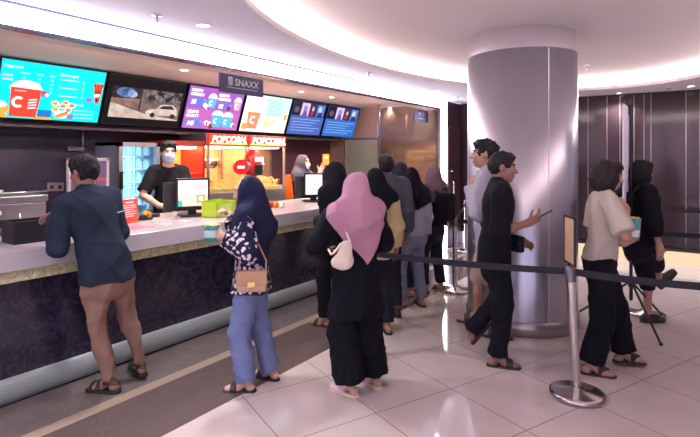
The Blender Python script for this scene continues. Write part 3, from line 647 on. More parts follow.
# ------------------------------------------------------------------ smooth bodies: distance fields turned into one continuous mesh
V = lambda *a: np.array(a, float)
def nrm(v): v = np.asarray(v, float); return v/max(1e-9, np.linalg.norm(v))
class Fld:
    def __init__(s, lo, hi, h):
        s.lo = np.array(lo, float)-3*h; s.h = h
        s.n = np.ceil((np.array(hi)-s.lo)/h).astype(int)+4
        s.f = np.full(s.n, 1.0, np.float32)
        s.ax = [(s.lo[i]+h*np.arange(s.n[i])).astype(np.float32) for i in range(3)]
    def sl(s, lo, hi, pad):
        a = np.clip(np.floor((np.array(lo)-pad-s.lo)/s.h).astype(int), 0, s.n); b = np.clip(np.ceil((np.array(hi)+pad-s.lo)/s.h).astype(int)+1, 0, s.n)
        return tuple(slice(a[i], b[i]) for i in range(3))
    def grid(s, S): return s.ax[0][S[0]][:,None,None], s.ax[1][S[1]][None,:,None], s.ax[2][S[2]][None,None,:]
    def add(s, p, k=.02):
        fn, lo, hi = p; S = s.sl(lo, hi, k+3*s.h)
        if 0 in s.f[S].shape: return
        d = fn(*s.grid(S)).astype(np.float32); a = s.f[S]
        if k > 0:
            h = np.maximum(k-np.abs(a-d), 0)/k; s.f[S] = np.minimum(a, d)-h*h*k*.25
        else: s.f[S] = np.minimum(a, d)
    def sub(s, p, k=.008):
        fn, lo, hi = p; S = s.sl(lo, hi, k+3*s.h)
        if 0 in s.f[S].shape: return
        d = -fn(*s.grid(S)).astype(np.float32); a = s.f[S]
        h = np.maximum(k-np.abs(a-d), 0)/k; s.f[S] = np.maximum(a, d)+h*h*k*.25
    def clip(s, fn):                    # keep where fn <= 0
        s.f = np.maximum(s.f, fn(s.ax[0][:,None,None], s.ax[1][None,:,None], s.ax[2][None,None,:]).astype(np.float32))
    def mesh(s):
        f, h = s.f, s.h; ins = f < 0; n = f.shape
        if not ins.any(): return np.zeros((0,3)), np.zeros((0,4), int)
        c = np.zeros(tuple(k-1 for k in n), np.int8); D = [(a,b,d) for a in (0,1) for b in (0,1) for d in (0,1)]
        for a, b, d in D: c += ins[a:n[0]-1+a, b:n[1]-1+b, d:n[2]-1+d]
        I = np.argwhere((c > 0) & (c < 8)); mp = np.full(c.shape, -1, np.int32); mp[I[:,0],I[:,1],I[:,2]] = np.arange(len(I))
        val = {q: f[I[:,0]+q[0], I[:,1]+q[1], I[:,2]+q[2]] for q in D}
        acc = np.zeros((len(I),3)); cnt = np.zeros(len(I))
        for q in D:
            for ax in range(3):
                if q[ax] == 0:
                    r = list(q); r[ax] = 1; r = tuple(r); va, vb = val[q], val[r]; m = (va < 0) != (vb < 0)
                    t = np.where(m, va/np.where(m, va-vb, 1), 0)
                    for j in range(3): acc[:,j] += np.where(m, q[j] + (t if j == ax else 0), 0)
                    cnt += m
        v = s.lo + h*(I + acc/cnt[:,None]); F = []
        for ax in range(3):
            o1, o2 = [(1,2),(2,0),(0,1)][ax]
            A = [slice(1,k-1) for k in n]; A[ax] = slice(0,n[ax]-1); B = list(A); B[ax] = slice(1,n[ax])
            a, b = ins[tuple(A)], ins[tuple(B)]; e = np.argwhere(a != b); off = np.array([1,1,1]); off[ax] = 0; sg = a[e[:,0],e[:,1],e[:,2]]; e = e+off
            def cell(u, w): g = e.copy(); g[:,o1] += u; g[:,o2] += w; return mp[g[:,0],g[:,1],g[:,2]]
            q = np.stack([cell(-1,-1), cell(0,-1), cell(0,0), cell(-1,0)], 1); q[~sg] = q[~sg][:,::-1]; F.append(q)
        return v, np.concatenate(F)
def _bb(pts, r): p = np.array(pts); return p.min(0)-r, p.max(0)+r
def rc(a, b, ra, rb, flat=False):       # tapered rod; flat=True cuts it square at b
    a, b = np.array(a,float), np.array(b,float); d = b-a; L2 = max(1e-9, d@d); L = math.sqrt(L2)
    def fn(X,Y,Z):
        x, y, z = X-a[0], Y-a[1], Z-a[2]; t0 = (x*d[0]+y*d[1]+z*d[2])/L2; t = np.clip(t0,0,1)
        r = np.sqrt((x-t*d[0])**2+(y-t*d[1])**2+(z-t*d[2])**2)-(ra+(rb-ra)*t)
        return np.maximum(r, (t0-1)*L) if flat else r
    return (fn, *_bb([a,b], max(ra,rb)))
def ec(a, b, ra, rb, ratio, yaw=0, flat=False):   # the same, flattened front to back
    a, b = np.array(a,float), np.array(b,float); c, s_ = math.cos(yaw), math.sin(yaw)
    def tr(x, y): return x*c+y*s_, (-x*s_+y*c)/ratio
    d0 = b-a; dx, dy = tr(d0[0], d0[1]); d = np.array([dx,dy,d0[2]]); L2 = max(1e-9, d@d); L = math.sqrt(L2)
    def fn(X,Y,Z):
        x, y = tr(X-a[0], Y-a[1]); z = Z-a[2]; t0 = (x*d[0]+y*d[1]+z*d[2])/L2; t = np.clip(t0,0,1)
        rr = ra+(rb-ra)*t; q = np.sqrt((x-t*d[0])**2+(y-t*d[1])**2+(z-t*d[2])**2); r = (q-rr)*np.where(np.abs(q)>1e-6, 1-(1-ratio)*.7*np.abs(y-t*d[1])/np.maximum(q,1e-6), 1)
        return np.maximum(r, (t0-1)*L) if flat else r
    return (fn, *_bb([a,b], max(ra,rb)))
def el(c, r, R=None):
    c = np.array(c,float); r = np.array(r,float)
    def fn(X,Y,Z):
        x, y, z = X-c[0], Y-c[1], Z-c[2]
        if R is not None: x, y, z = [R[0][i]*x+R[1][i]*y+R[2][i]*z for i in range(3)]
        k0 = np.sqrt((x/r[0])**2+(y/r[1])**2+(z/r[2])**2); k1 = np.sqrt((x/r[0]**2)**2+(y/r[1]**2)**2+(z/r[2]**2)**2)
        return k0*(k0-1)/np.maximum(k1,1e-6)
    m = max(r) if R is not None else r
    return (fn, c-m, c+m)
def bx(c, hs, rad, R=None):
    c = np.array(c,float); hs = np.array(hs,float)
    def fn(X,Y,Z):
        x, y, z = X-c[0], Y-c[1], Z-c[2]
        if R is not None: x, y, z = [R[0][i]*x+R[1][i]*y+R[2][i]*z for i in range(3)]
        q = [np.abs(v)-(k-rad) for v, k in zip((x,y,z), hs)]
        return np.sqrt(sum(np.maximum(v,0)**2 for v in q))+np.minimum(np.maximum(np.maximum(q[0],q[1]),q[2]),0)-rad
    m = np.linalg.norm(hs) if R is not None else hs
    return (fn, c-m, c+m)
def vnormals(v, F):
    n = np.cross(v[F[:,2]]-v[F[:,0]], v[F[:,3]]-v[F[:,1]]); o = np.zeros_like(v)
    for k in range(4):
        for j in range(3): o[:,j] += np.bincount(F[:,k], n[:,j], len(v))
    return o/np.maximum(1e-9, np.linalg.norm(o,axis=1))[:,None]
def folds(v, F, amp, freq, seed, aniso=(1,1,.3)):
    q = np.random.default_rng(seed); N_ = vnormals(v, F); d = 0
    for k in range(5):
        w = nrm(q.normal(size=3))*np.array(aniso)*freq*q.uniform(.6,1.8); d = d+((1-np.abs(np.sin(v@w*.5+q.uniform(0,6.3)+.9*np.sin(v@(w[[2,0,1]]*.5)+q.uniform(0,6)))))**1.6*2-.7)*q.uniform(.5,1)
    return v+N_*(amp*d/1.7)[:,None]
def to_obj(name, v, F, mats, parent=None, mi=None):
    me = bpy.data.meshes.new(name); nv, nf = len(v), len(F)
    me.vertices.add(nv); me.vertices.foreach_set('co', np.asarray(v,np.float32).ravel())
    me.loops.add(nf*4); me.loops.foreach_set('vertex_index', np.asarray(F,np.int32).ravel())
    me.polygons.add(nf); me.polygons.foreach_set('loop_start', np.arange(nf,dtype=np.int32)*4)
    mats = mats if isinstance(mats,(list,tuple)) else [mats]
    for m in mats: me.materials.append(m)
    me.polygons.foreach_set('use_smooth', np.ones(nf,bool))
    if mi is not None: me.polygons.foreach_set('material_index', np.asarray(mi,np.int32))
    me.update(calc_edges=True); me.validate()
    ob = bpy.data.objects.new(name, me); COL.objects.link(ob)
    if parent: ob.parent = parent
    return ob
def bounds(ps, pad=.03): return np.min([p[1] for p in ps],0)-pad, np.max([p[2] for p in ps],0)+pad
def field(ps, h, k=.02, pad=.03):
    f = Fld(*bounds(ps,pad), h)
    for p in ps: f.add(p[0] if isinstance(p[0],tuple) else p, k)
    return f
def ik(a, t, l1, l2, pole):
    a, t = np.array(a,float), np.array(t,float); d = t-a; L = np.linalg.norm(d); M_ = (l1+l2)*.995
    if L > M_: t = a+d/L*M_; d = t-a; L = M_
    x = (l1*l1-l2*l2+L*L)/(2*L); y = math.sqrt(max(0,l1*l1-x*x)); u = d/L; p = np.array(pole,float); p = nrm(p-u*(p@u))
    return a+u*x+p*y, t
def rotm(yaw, pitch=0, roll=0):         # columns: the local axes
    return np.array((Matrix.Rotation(yaw,3,'Z') @ Matrix.Rotation(pitch,3,'X') @ Matrix.Rotation(roll,3,'Y')))
def inf(p, k): return (lambda X,Y,Z: p[0](X,Y,Z)-k, p[1]-k, p[2]+k)
# ------------------------------------------------------------------ skin, cloth
def skin(name, rgb): return mat('skin_'+name, rgb, .5, sss=.12)
SK = [skin('tan',(176,134,114)), skin('brown',(148,108,92)), skin('light',(204,164,146))]
M_eye = mat('eye_white', (150,138,134), .5); M_iris = mat('iris_dark', (34,22,18), .2); M_brow = mat('brow_hair', (32,24,24), .8); M_lipc = mat('lip_rose', (160,84,80), .45)
M_hair = mat('black_hair', (19,16,20), .62, spec=.3, bump=.6, bscale=90); M_hairb = mat('dark_brown_hair', (36,25,27), .6, spec=.3, bump=.6, bscale=90)
def cloth(name, rgb, rough=.85, bump=.25, scale=250): return mat('cloth_'+name, tuple(v*.9 for v in rgb), rough, bump=bump, bscale=scale, spec=.2)
C_navy = cloth('navy', (38,48,64)); C_tan = cloth('tan', (164,128,112)); C_black = cloth('black', (19,18,28)); C_blk2 = cloth('soft_black', (25,24,36)); C_hnavy = cloth('hijab_navy', (36,38,72))
C_jean = cloth('pale_denim', (128,140,186)); C_pink = cloth('dusty_pink', (204,150,172)); C_white = cloth('white', (196,190,206)); C_cream = cloth('cream', (214,202,190)); C_beige = cloth('beige', (196,176,160))
C_yel = cloth('yellow', (224,200,150)); C_grey = cloth('grey_blue', (92,92,106)); C_mar = cloth('maroon', (84,42,60)); C_mauve = cloth('mauve', (142,110,122)); C_hgrey = cloth('hijab_grey', (92,84,98)); C_hdark = cloth('hijab_slate', (44,44,66)); C_lj = cloth('light_jeans', (150,158,180)); C_char = cloth('charcoal', (42,42,54))
C_flor = cloth('floral', (40,42,76))
def floral():
    N, L, b = nodes(C_flor); tc = N.new('ShaderNodeTexCoord'); v = N.new('ShaderNodeTexVoronoi'); v.inputs['Scale'].default_value = 30
    n = N.new('ShaderNodeTexNoise'); n.inputs['Scale'].default_value = 34; n.inputs['Detail'].default_value = 2
    L.new(tc.outputs['Object'], v.inputs['Vector']); L.new(tc.outputs['Object'], n.inputs['Vector'])
    a = N.new('ShaderNodeMath'); a.operation = 'ADD'; L.new(v.outputs['Distance'], a.inputs[0]); L.new(n.outputs['Fac'], a.inputs[1])
    r = ramp(C_flor, a.outputs[0], [(.80,(222,210,214)),(.86,(176,150,164)),(.92,(40,42,76)),(.99,(32,34,62))]); r.color_ramp.interpolation = 'CONSTANT'
    # petals
floral()
M_sole = mat('black_sole', (30,26,28), .5); M_strap = mat('dark_strap', (44,36,36), .5); M_pinkshoe = mat('pale_pink_foam', (226,188,196), .5); M_creamshoe = mat('cream_foam', (226,200,176), .5); M_maskblue = mat('mask_blue', (172,196,220), .7); M_maskwhite = mat('mask_white', (226,220,228), .7)
M_brownsole = mat('brown_sole', (58,40,36), .5)
# ------------------------------------------------------------------ a person
def hand(w, f, n, side, curl, s, spread=0):
    """palm, four unequal bent fingers and a thumb; w wrist, f towards the fingertips, n out of the palm, side +1: thumb on +t"""
    f = nrm(f); n = nrm(np.array(n,float)-f*(np.array(n,float)@f)); t = np.cross(n, f)*side; R = np.stack([t,f,n],1); R3 = [list(R[i]) for i in range(3)]
    P = []; w = np.array(w,float)
    P.append((bx(w+f*.048*s, (.039*s,.05*s,.014*s), .013*s, R3), .012))
    P.append((rc(w-f*.01*s, w+f*.02*s, .026*s, .028*s), .02))
    for k, (o, ln) in enumerate(((.030,.072),(.010,.082),(-.010,.076),(-.029,.060))):
        b = w+f*.090*s+t*o*s; c1 = curl*.9+.1*k*curl; d1 = f*math.cos(c1)+n*math.sin(c1)+t*o*spread*6; d2 = f*math.cos(c1*1.9)+n*math.sin(c1*1.9)+t*o*spread*6
        m = b+nrm(d1)*ln*.52*s; e = m+nrm(d2)*ln*.5*s
        P += [(rc(b-f*.012*s, m, .0092*s, .0085*s), .004), (rc(m, e, .0085*s, .0066*s), .003)]
    b = w+f*.028*s+t*.030*s; m = b+nrm(t*.8+f*.55+n*.35)*.042*s; e = m+nrm(t*.25+f*.9+n*(.3+.5*curl))*.032*s
    P += [(rc(b, m, .0125*s, .0105*s), .008), (rc(m, e, .0105*s, .008*s), .004)]
    return P
class Person:
    def __init__(s, label, base, phi, H, group=None, name='person'):
        s.label, s.base, s.phi, s.H, s.s = label, Vector((base[0],base[1],0)), phi, H, H/1.70
        s.name = name; s.Rl = Matrix.Rotation(-phi,3,'Z')
    def L(s, p): return np.array(s.Rl @ (Vector(p)-s.base))
    def pose(s, head=(0,.02), hyaw=0, hpitch=0, hroll=0, tw=0, female=False, pz=0, feet=None, hands=None, wide=1.0, skin=0, vox=.008, headz=None, far=False, drop=0):
        k = s.s; s.female = female; s.vox = vox; s.tw = tw; s.wide = wide; s.skin = SK[skin]
        s.C = V(head[0], head[1], (1.588*k) if headz is None else headz); s.RH = rotm(hyaw, hpitch, hroll)
        s.pel = V(0,0,(.91+pz)*k); s.neck = s.C+V(0,-.018,-.15*k)*1.0
        s.neck = V(s.C[0]*.9, s.C[1]*.85-.018, s.C[2]-.150*k)
        dz = s.neck-s.pel; s.waist = s.pel+dz*.32+V(0,.005,0); s.chest = s.pel+dz*.72; s.sh = s.neck+V(0,-.005,-.045*k)
        c, sn = math.cos(tw), math.sin(tw); s.rx = V(c,sn,0); s.fy = V(-sn,c,0)
        sw = (.165 if female else .188)*k*wide
        s.S = {-1: s.sh-s.rx*sw-V(0,0,drop+.008), 1: s.sh+s.rx*sw+V(0,0,drop-.008)}
        s.hj = {-1: s.pel+V(-.085*k,0,-.02), 1: s.pel+V(.085*k,0,-.02)}
        feet = feet or {}; s.foot = {}
        for q in (-1,1):
            a = feet.get(q, ((q*.10,0),0,0)); xy, yaw, lift = a[:3]; h = a[3] if len(a) > 3 else 0
            Rf = rotm(yaw, -lift); ank = V(xy[0], xy[1], .085*k+h)
            if lift: ank = V(xy[0],xy[1],.085*k+h)+V(0,0,0)
            kn, ank2 = ik(s.hj[q], ank, .410*k, .403*k, Rf[:,1]*.0+V(-math.sin(yaw)*.5+q*.06,1,0.0)); s.foot[q] = (ank2, Rf, kn)
        hands = hands or {}; s.arm = {}
        for q in (-1,1):
            h = hands.get(q); 
            if h is None: h = dict(p=s.S[q]+V(q*.07,.05,-.52*k), f=(0,.12,-1), n=(-q,0,0), curl=.35)
            el_, wr = ik(s.S[q], h['p'], .285*k, .25*k, h.get('pole',(q*.5,-1,-.3))); s.arm[q] = (el_, wr, h.get('f', nrm(wr-el_)), h.get('n',(-q,0,0)), h.get('curl',.35))
        return s
    # -- pieces shared by skin and clothes
    def torso(s, i=0, bust=True):
        k = s.s*(s.wide*.5+.5); t = s.tw; f = s.female
        P = [ec(s.pel+V(0,-.01,-.06*k), s.pel+V(0,0,.06*k), (.150 if f else .140)*k+i, (.140 if f else .140)*k+i, .66, t*.3), ec(s.pel+V(0,0,.04), s.waist, (.140 if f else .138)*k+i, (.118 if f else .135)*k+i, .68, t*.6),
             ec(s.waist, s.chest, (.118 if f else .135)*k+i, (.138 if f else .160)*k+i, .66, t), ec(s.chest, s.sh+V(0,0,-.035*k), (.138 if f else .160)*k+i, (.10 if f else .115)*k+i, .60, t),
             rc(s.S[-1]*.86+s.S[1]*.14, s.S[1]*.86+s.S[-1]*.14, .052*k+i, .052*k+i), rc(s.sh, s.neck+V(0,0,.02), .06*k+i, .05*k+i)]
        for q in (-1,1): P.append(rc(s.S[q]*.78+s.neck*.22, s.neck*.6+s.sh*.4+s.rx*q*.03, .045*k+i, .045*k+i))
        if f and bust:
            for q in (-1,1): P.append(el(s.chest+s.rx*q*.068*k+s.fy*.072*k, (.062*k+i,.052*k+i,.062*k+i)))
        return P
    def sleeve(s, q, i, frac, r=(.052,.043,.038)):
        e, w = s.arm[q][:2]; k = s.s; P = [rc(s.S[q], e, r[0]*k+i, r[1]*k+i, flat=(frac <= 0))] if frac > 0 else [rc(s.S[q], s.S[q]+(e-s.S[q])*(1+frac), r[0]*k+i, r[1]*k+i, True)]
        if frac > 0: P.append(rc(e, e+(w-e)*frac, r[1]*k+i, r[2]*k+i, True))
        return P
    def footP(s, q, i=0):
        A, R, kn = s.foot[q]; k = s.s; g = lambda *a: A+R@(np.array(a)*k); R3 = [list(R[j]) for j in range(3)]
        return [el(g(0,-.035,-.05), np.array((.032,.04,.036))*k+i, R3), rc(A, g(0,.05,-.035), .036*k+i, .032*k+i), el(g(q*.004,.10,-.062), np.array((.043,.075,.024))*k+i, R3), rc(g(0,.04,-.035), g(0,.12,-.058), .033*k+i, .024*k+i)], g, R3
    def body(s):
        k = s.s; h = s.vox; P = [(p,.03) for p in s.torso(-.012)]
        for q in (-1,1):
            e, w, f, n, cu = s.arm[q]
            P += [(rc(s.S[q], e, .042*k, .035*k), .02), (rc(e, e+(w-e)*.35, .036*k, .037*k), .015), (rc(e+(w-e)*.35, w, .037*k, .025*k), .015)]
            P += hand(w, f, n, -q, cu, k)
            A, R, kn = s.foot[q]
            P += [(rc(s.hj[q], kn, .070*k, .044*k), .03), (rc(kn, kn+(A-kn)*.35, .043*k, .046*k), .02), (rc(kn+(A-kn)*.35, A, .046*k, .033*k), .02)]
            fp, g, R3 = s.footP(q); P += [(p,.012) for p in fp]
            for j, (x, y, r) in enumerate(((-.024,.168,.0125),(-.006,.172,.010),(.008,.166,.009),(.021,.158,.0085),(.032,.148,.008))):
                x *= q; P.append((rc(g(x*.95,.13,-.068), g(x,y,-.074), r*k, r*.9*k), .005))
        g = lambda *a: s.C+s.RH@(np.array(a)*k); R3 = [list(s.RH[j]) for j in range(3)]; E = lambda c, r: el(g(*c), np.array(r)*k, R3)
        H = [(E((0,-.012,.022),(.073,.091,.088)),.02), (E((0,.022,-.04),(.058,.068,.074)),.025), (E((0,.060,-.094),(.024,.022,.018)),.02), (E((0,.074,.026),(.050,.016,.012)),.015),
             (rc(g(0,-.02,-.06), s.neck+V(0,0,-.02), .05*k, .056*k),.02), (E((.034,.064,-.022),(.022,.02,.02)),.015), (E((-.034,.064,-.022),(.022,.02,.02)),.015)]
        for p in H: P.append(p)
        f = Fld(*bounds([p for p,_ in P]), h)
        for p, kk in P: f.add(p, kk)
        for q in (-1,1): f.sub(E((q*.031,.100,.004),(.018,.018,.011)), .008)
        for q in (-1,1): f.add(E((q*.031,.0695,.003),(.0125,.0125,.0115)), .002)
        f.add(rc(g(0,.086,.006), g(0,.106,-.032), .0075*k, .0115*k), .010); f.add(E((.011,.094,-.034),(.009,.010,.008)),.005); f.add(E((-.011,.094,-.034),(.009,.010,.008)),.005)
        f.add(E((0,.085,-.061),(.023,.010,.007)),.004); f.add(E((0,.083,-.073),(.020,.010,.0075)),.004)
        for q in (-1,1): f.add(E((q*.074,-.008,-.008),(.010,.020,.032)), .008)
        v, F = f.mesh(); c = v[F].mean(1); l = (c-s.C)@s.RH/k; X, Y, Z = np.abs(l[:,0]), l[:,1], l[:,2]; mi = np.zeros(len(F), int)
        front = (Y > .04) & (np.abs(l).max(1) < .2)
        mi[front & (((X-.031)/.0125)**2+((Z-.003)/.0065)**2 < 1)] = 1; mi[front & (((X-.031)/.0075)**2+((Z-.003)/.0075)**2 < 1)] = 2
        mi[front & (X > .012) & (X < .050) & (np.abs(Z-.027+.08*(X-.03)**2*20) < .0055)] = 3
        mi[front & (Y > .07) & (X < .022) & (np.abs(Z+.067) < .0115-.2*X)] = 4
        o = to_obj(s.name, v, F, [s.skin, M_eye, M_iris, M_brow, M_lipc], None, mi)
        o.location = s.base; o.rotation_euler = (0,0,s.phi); tag(o, s.label, 'person'); s.ob = o; return o
    def put(s, name, f, m, amp=0, freq=30, seed=1, aniso=(1,1,.3), label=None, parent=None):
        v, F = f.mesh()
        if len(F) == 0: return None
        if amp: v = folds(v, F, amp, freq, seed, aniso)
        o = to_obj(name, v, F, m, parent or s.ob)
        if label: o['label'] = label
        return o
    def top(s, m, hem, sl=.95, i=.014, slr=(.056,.048,.043), hr=None, name='shirt', amp=.006, nv=.075, tuck=False, neckz=-.005, label=None, hemflare=.0, freq=26, aniso=(1,1,.45)):
        k = s.s; s.hem = hem; P = [(p,.035) for p in s.torso(i)]
        r = hr if hr else .160*k+i
        zz = V(s.pel[0],s.pel[1],hem); P.append((ec(s.waist, zz+V(0,0,-.0), .125*k+i, r+hemflare, .70, s.tw*.3), .04))
        for q in (-1,1):
            fr = sl[q] if isinstance(sl,dict) else sl; P += [(p,.02) for p in s.sleeve(q, i*.6, fr, slr)]
        f = Fld(*bounds([p for p,_ in P]), s.vox)
        for p, kk in P: f.add(p, kk)
        S = s.S; body_w = r+hemflare+.06
        # cut the hem square but leave the arms alone
        def hemcut(X,Y,Z):
            near = np.sqrt((X-s.pel[0])**2+((Y-s.pel[1])/.8)**2)-body_w
            d = hem-Z+0*X
            for q in (-1,1):
                e, w = s.arm[q][:2]
                if min(e[2],w[2]) < hem+.08: return np.where(near < 0, d, -1.0)
            return d
        f.clip(hemcut)
        f.sub(el(s.neck+V(0,.022,.035*k), (nv*k,nv*k,.055*k)), .01)
        return s.put(name, f, m, amp, freq, len(s.label), aniso, label)
    def pants(s, m, cuff=.06, r=(.088,.068,.058), top_=None, i=.02, name='trousers', amp=.006, flat=True, label=None, aniso=(.6,.6,1)):
        k = s.s; hi = min(s.pel[2]+.07, getattr(s,'hem',9)+.03) if top_ is None else top_; P = [(ec(s.pel+V(0,-.012,-.08*k), s.pel+V(0,0,.07), (.152 if s.female else .145)*k+i*.6, (.140)*k+i*.6, .70), .04)]
        for q in (-1,1):
            A, R, kn = s.foot[q]; u = nrm(kn-A)
            if cuff < .35: P += [(rc(s.hj[q], kn, r[0]*k+i*.3, r[1]*k), .03), (rc(kn, A+u*(cuff-.02), r[1]*k, r[2]*k, True), .02)]
            else: e = A+u*cuff; L_ = np.linalg.norm(kn-A); P.append((rc(s.hj[q], kn if cuff >= L_ else kn+(e-kn), r[0]*k+i*.3, r[2]*k, True), .03))
        f = Fld(*bounds([p for p,_ in P]), s.vox)
        for p, kk in P: f.add(p, kk)
        f.clip(lambda X,Y,Z: Z-hi+0*X+0*Y)
        return s.put(name, f, m, amp, 34, len(s.label)+5, aniso, label)
    def hijab(s, m, back=.45, front=.25, side=.6, i=.024, amp=.007, name='headscarf', pull=0, label=None, opening=1.0, aniso=(1,1,.35), extra=(), arm=.35):
        k = s.s; P = [(inf(p,.0),.03) for p in s.torso(i+.004)]
        for q in (-1,1): P.append((rc(s.S[q], s.S[q]+(s.arm[q][0]-s.S[q])*arm, .060*k+i*.8, .056*k+i*.8), .04))
        P.append((ec(s.sh-s.fy*.04+V(0,0,-.02), s.waist-s.fy*.045, .165*k+i, .125*k+i, .52, s.tw), .05))
        P += [(p,.05) for p in extra]
        f = Fld(*bounds([p for p,_ in P]+[el(s.C,(.14,.16,.16))]), s.vox)
        for p, kk in P: f.add(p, kk)
        z0 = s.sh[2]
        def cut(X,Y,Z):                 # long in the middle of the back, shorter to the sides and front
            yy = (X-s.sh[0])*s.fy[0]+(Y-s.sh[1])*s.fy[1]; xx = (X-s.sh[0])*s.rx[0]+(Y-s.sh[1])*s.rx[1]
            bk = 1/(1+np.exp(yy*40)); zc = z0-(back*bk+front*(1-bk))+side*np.abs(xx-pull)
            return (zc-Z)*.8
        f.clip(cut)
        g = lambda *a: s.C+s.RH@(np.array(a)*k); R3 = [list(s.RH[j]) for j in range(3)]; E = lambda c, r: el(g(*c), np.array(r)*k, R3)
        f.add(E((0,-.028,.016),(.096,.112,.110)), .03); f.add(E((0,-.01,-.05),(.088,.098,.09)), .03)
        f.add(rc(g(0,-.02,-.06), s.sh+V(0,-.005,.0), .096*k, .125*k), .05); f.add(rc(g(0,-.05,-.03), s.sh+V(0,-.05,-.04), .085*k, .12*k), .05)
        f.sub(E((0,.115,-.012),(.060*opening,.085,.082*opening)), .012)
        return s.put(name, f, m, amp, 30, len(s.label)+9, aniso, label)
    def hair(s, m=None, style='short', name='hair'):
        m = m or M_hair; k = s.s; g = lambda *a: s.C+s.RH@(np.array(a)*k); R3 = [list(s.RH[j]) for j in range(3)]; E = lambda c, r: el(g(*c), np.array(r)*k, R3)
        P = [E((0,-.018,.030),(.084,.102,.096))]
        if style == 'short': P += [E((0,.03,.085),(.066,.06,.034)), E((0,-.05,-.01),(.074,.062,.07))]
        if style == 'bob': P += [E((0,-.03,-.01),(.108,.112,.115)), E((0,-.045,-.07),(.110,.095,.09)), E((.03,.0,-.06),(.075,.07,.10)), E((0,.03,.07),(.08,.07,.05)), E((-.03,.0,-.06),(.075,.07,.10))]
        if style == 'long': P += [E((0,-.04,-.02),(.096,.10,.12)), ec(g(0,-.06,-.05), g(0,-.085,-.26), .085*k, .065*k, .55, 0)]
        f = Fld(*bounds(P), min(s.vox,.007))
        for p in P: f.add(p, .025)
        f.sub(E((0,.135,-.028),(.074,.098,.106 if style == 'short' else .098)), .008)
        if style == 'short':
            for q in (-1,1): f.sub(E((q*.085,.035,-.04),(.03,.05,.05)), .006)
            Rh = s.RH; f.clip(lambda X,Y,Z: (-.068*k-((X-s.C[0])*Rh[0,2]+(Y-s.C[1])*Rh[1,2]+(Z-s.C[2])*Rh[2,2])))
        return s.put(name, f, m, .007, 75, len(s.label), (1,1,.35))
    def mask(s, m):
        k = s.s; g = lambda *a: s.C+s.RH@(np.array(a)*k); R3 = [list(s.RH[j]) for j in range(3)]; E = lambda c, r: el(g(*c), np.array(r)*k, R3)
        P = [E((0,.030,-.045),(.064,.078,.072)), E((0,.07,-.04),(.03,.045,.04)), E((0,.062,-.092),(.034,.030,.026))]
        f = Fld(*bounds(P), .006)
        for p in P: f.add(p, .02)
        l = lambda X,Y,Z,j: ((X-s.C[0])*s.RH[0,j]+(Y-s.C[1])*s.RH[1,j]+(Z-s.C[2])*s.RH[2,j])/k
        f.clip(lambda X,Y,Z: np.maximum(np.maximum(l(X,Y,Z,2)+.016, -.118-l(X,Y,Z,2)), .028-l(X,Y,Z,1)))
        o = s.put('face_mask', f, m)
        for q in (-1,1): MB().tube([g(q*.062,.03,-.03), g(q*.078,.0,-.005), g(q*.08,-.02,.005), g(q*.08,-.02,-.02), g(q*.074,.0,-.05), g(q*.055,.03,-.08)], .0025, 6).build('ear_loop', m, o)
        return o
    def shoes(s, kind='sandal', ms=M_sole, mu=M_strap, name=None):
        k = s.s
        for q in (-1,1):
            fp, g, R3 = s.footP(q); A, R, kn = s.foot[q]
            l = lambda X,Y,Z,j: ((X-A[0])*R[0,j]+(Y-A[1])*R[1,j]+(Z-A[2])*R[2,j])/k
            c = .046; a, b = (0,-.045), (q*.004,.135)
            def sole(X,Y,Z):
                x, y, z = l(X,Y,Z,0), l(X,Y,Z,1), l(X,Y,Z,2); t = np.clip((y-a[1])/(b[1]-a[1]),0,1)
                d2 = np.sqrt((x-t*b[0])**2+(y-a[1]-t*(b[1]-a[1]))**2)-(.040+.010*t); return np.maximum(d2, np.abs(z+.0835)-.0115)*k
            lo, hi = A-.24*k, A+.24*k
            f = Fld(lo, hi, .006); f.add((sole, lo, hi), 0)
            if kind == 'slip':
                so = s.put('slip_on_shoe', f, ms)
                f = Fld(lo, hi, .006)
                for p in s.footP(q,.012)[0]: f.add(p, .012)
                f.add(el(g(0,.13,-.06), np.array((.05,.06,.03))*k, R3), .01)
                f.clip(lambda X,Y,Z: np.maximum(.03-l(X,Y,Z,1), -.084-l(X,Y,Z,2))*k); s.put('upper', f, mu, parent=so)
            elif kind == 'shoe':
                so = s.put('shoe', f, ms); f = Fld(lo, hi, .006)
                for p in s.footP(q,.011)[0]: f.add(p, .012)
                f.add(el(g(0,.12,-.06), np.array((.048,.07,.03))*k, R3), .01)
                f.clip(lambda X,Y,Z: np.maximum(l(X,Y,Z,2)-.005, -.084-l(X,Y,Z,2))*k); s.put('upper', f, mu, parent=so)
            else:
                so = s.put('sandal', f, ms); f = Fld(lo, hi, .006)
                for p in s.footP(q,.009)[0]: f.add(p, .012)
                def cl(X,Y,Z):
                    y, z = l(X,Y,Z,1), l(X,Y,Z,2); bands = np.abs(y-.095)-.026
                    if kind == 'strappy': bands = np.minimum(np.minimum(np.abs(y-.125)-.014, np.abs(y-.07)-.016), np.where(y < .03, np.abs(z+.02)-.010, 1))
                    if kind == 'thong': x = l(X,Y,Z,0); bands = np.abs(np.abs(x)-(.128-y)*.55)-.010; bands = np.maximum(bands, np.abs(y-.09)-.045)
                    return np.maximum(bands, -.08-z)*k
                f.clip(cl); s.put('strap', f, mu, parent=so)
# ------------------------------------------------------------------ the people
def dep(p): return p[0]*FW[0]+p[1]*FW[1]
def ztop(py, d): return CAMZ+(HOR-py)*d/FPX
D2 = math.radians
def fxy(P, px, py, h=0): p = P.L(FL(px, py)); return (p[0], p[1])
def hxy(P, px, d): p = P.L(W(px, 157, d)); return (p[0], p[1])
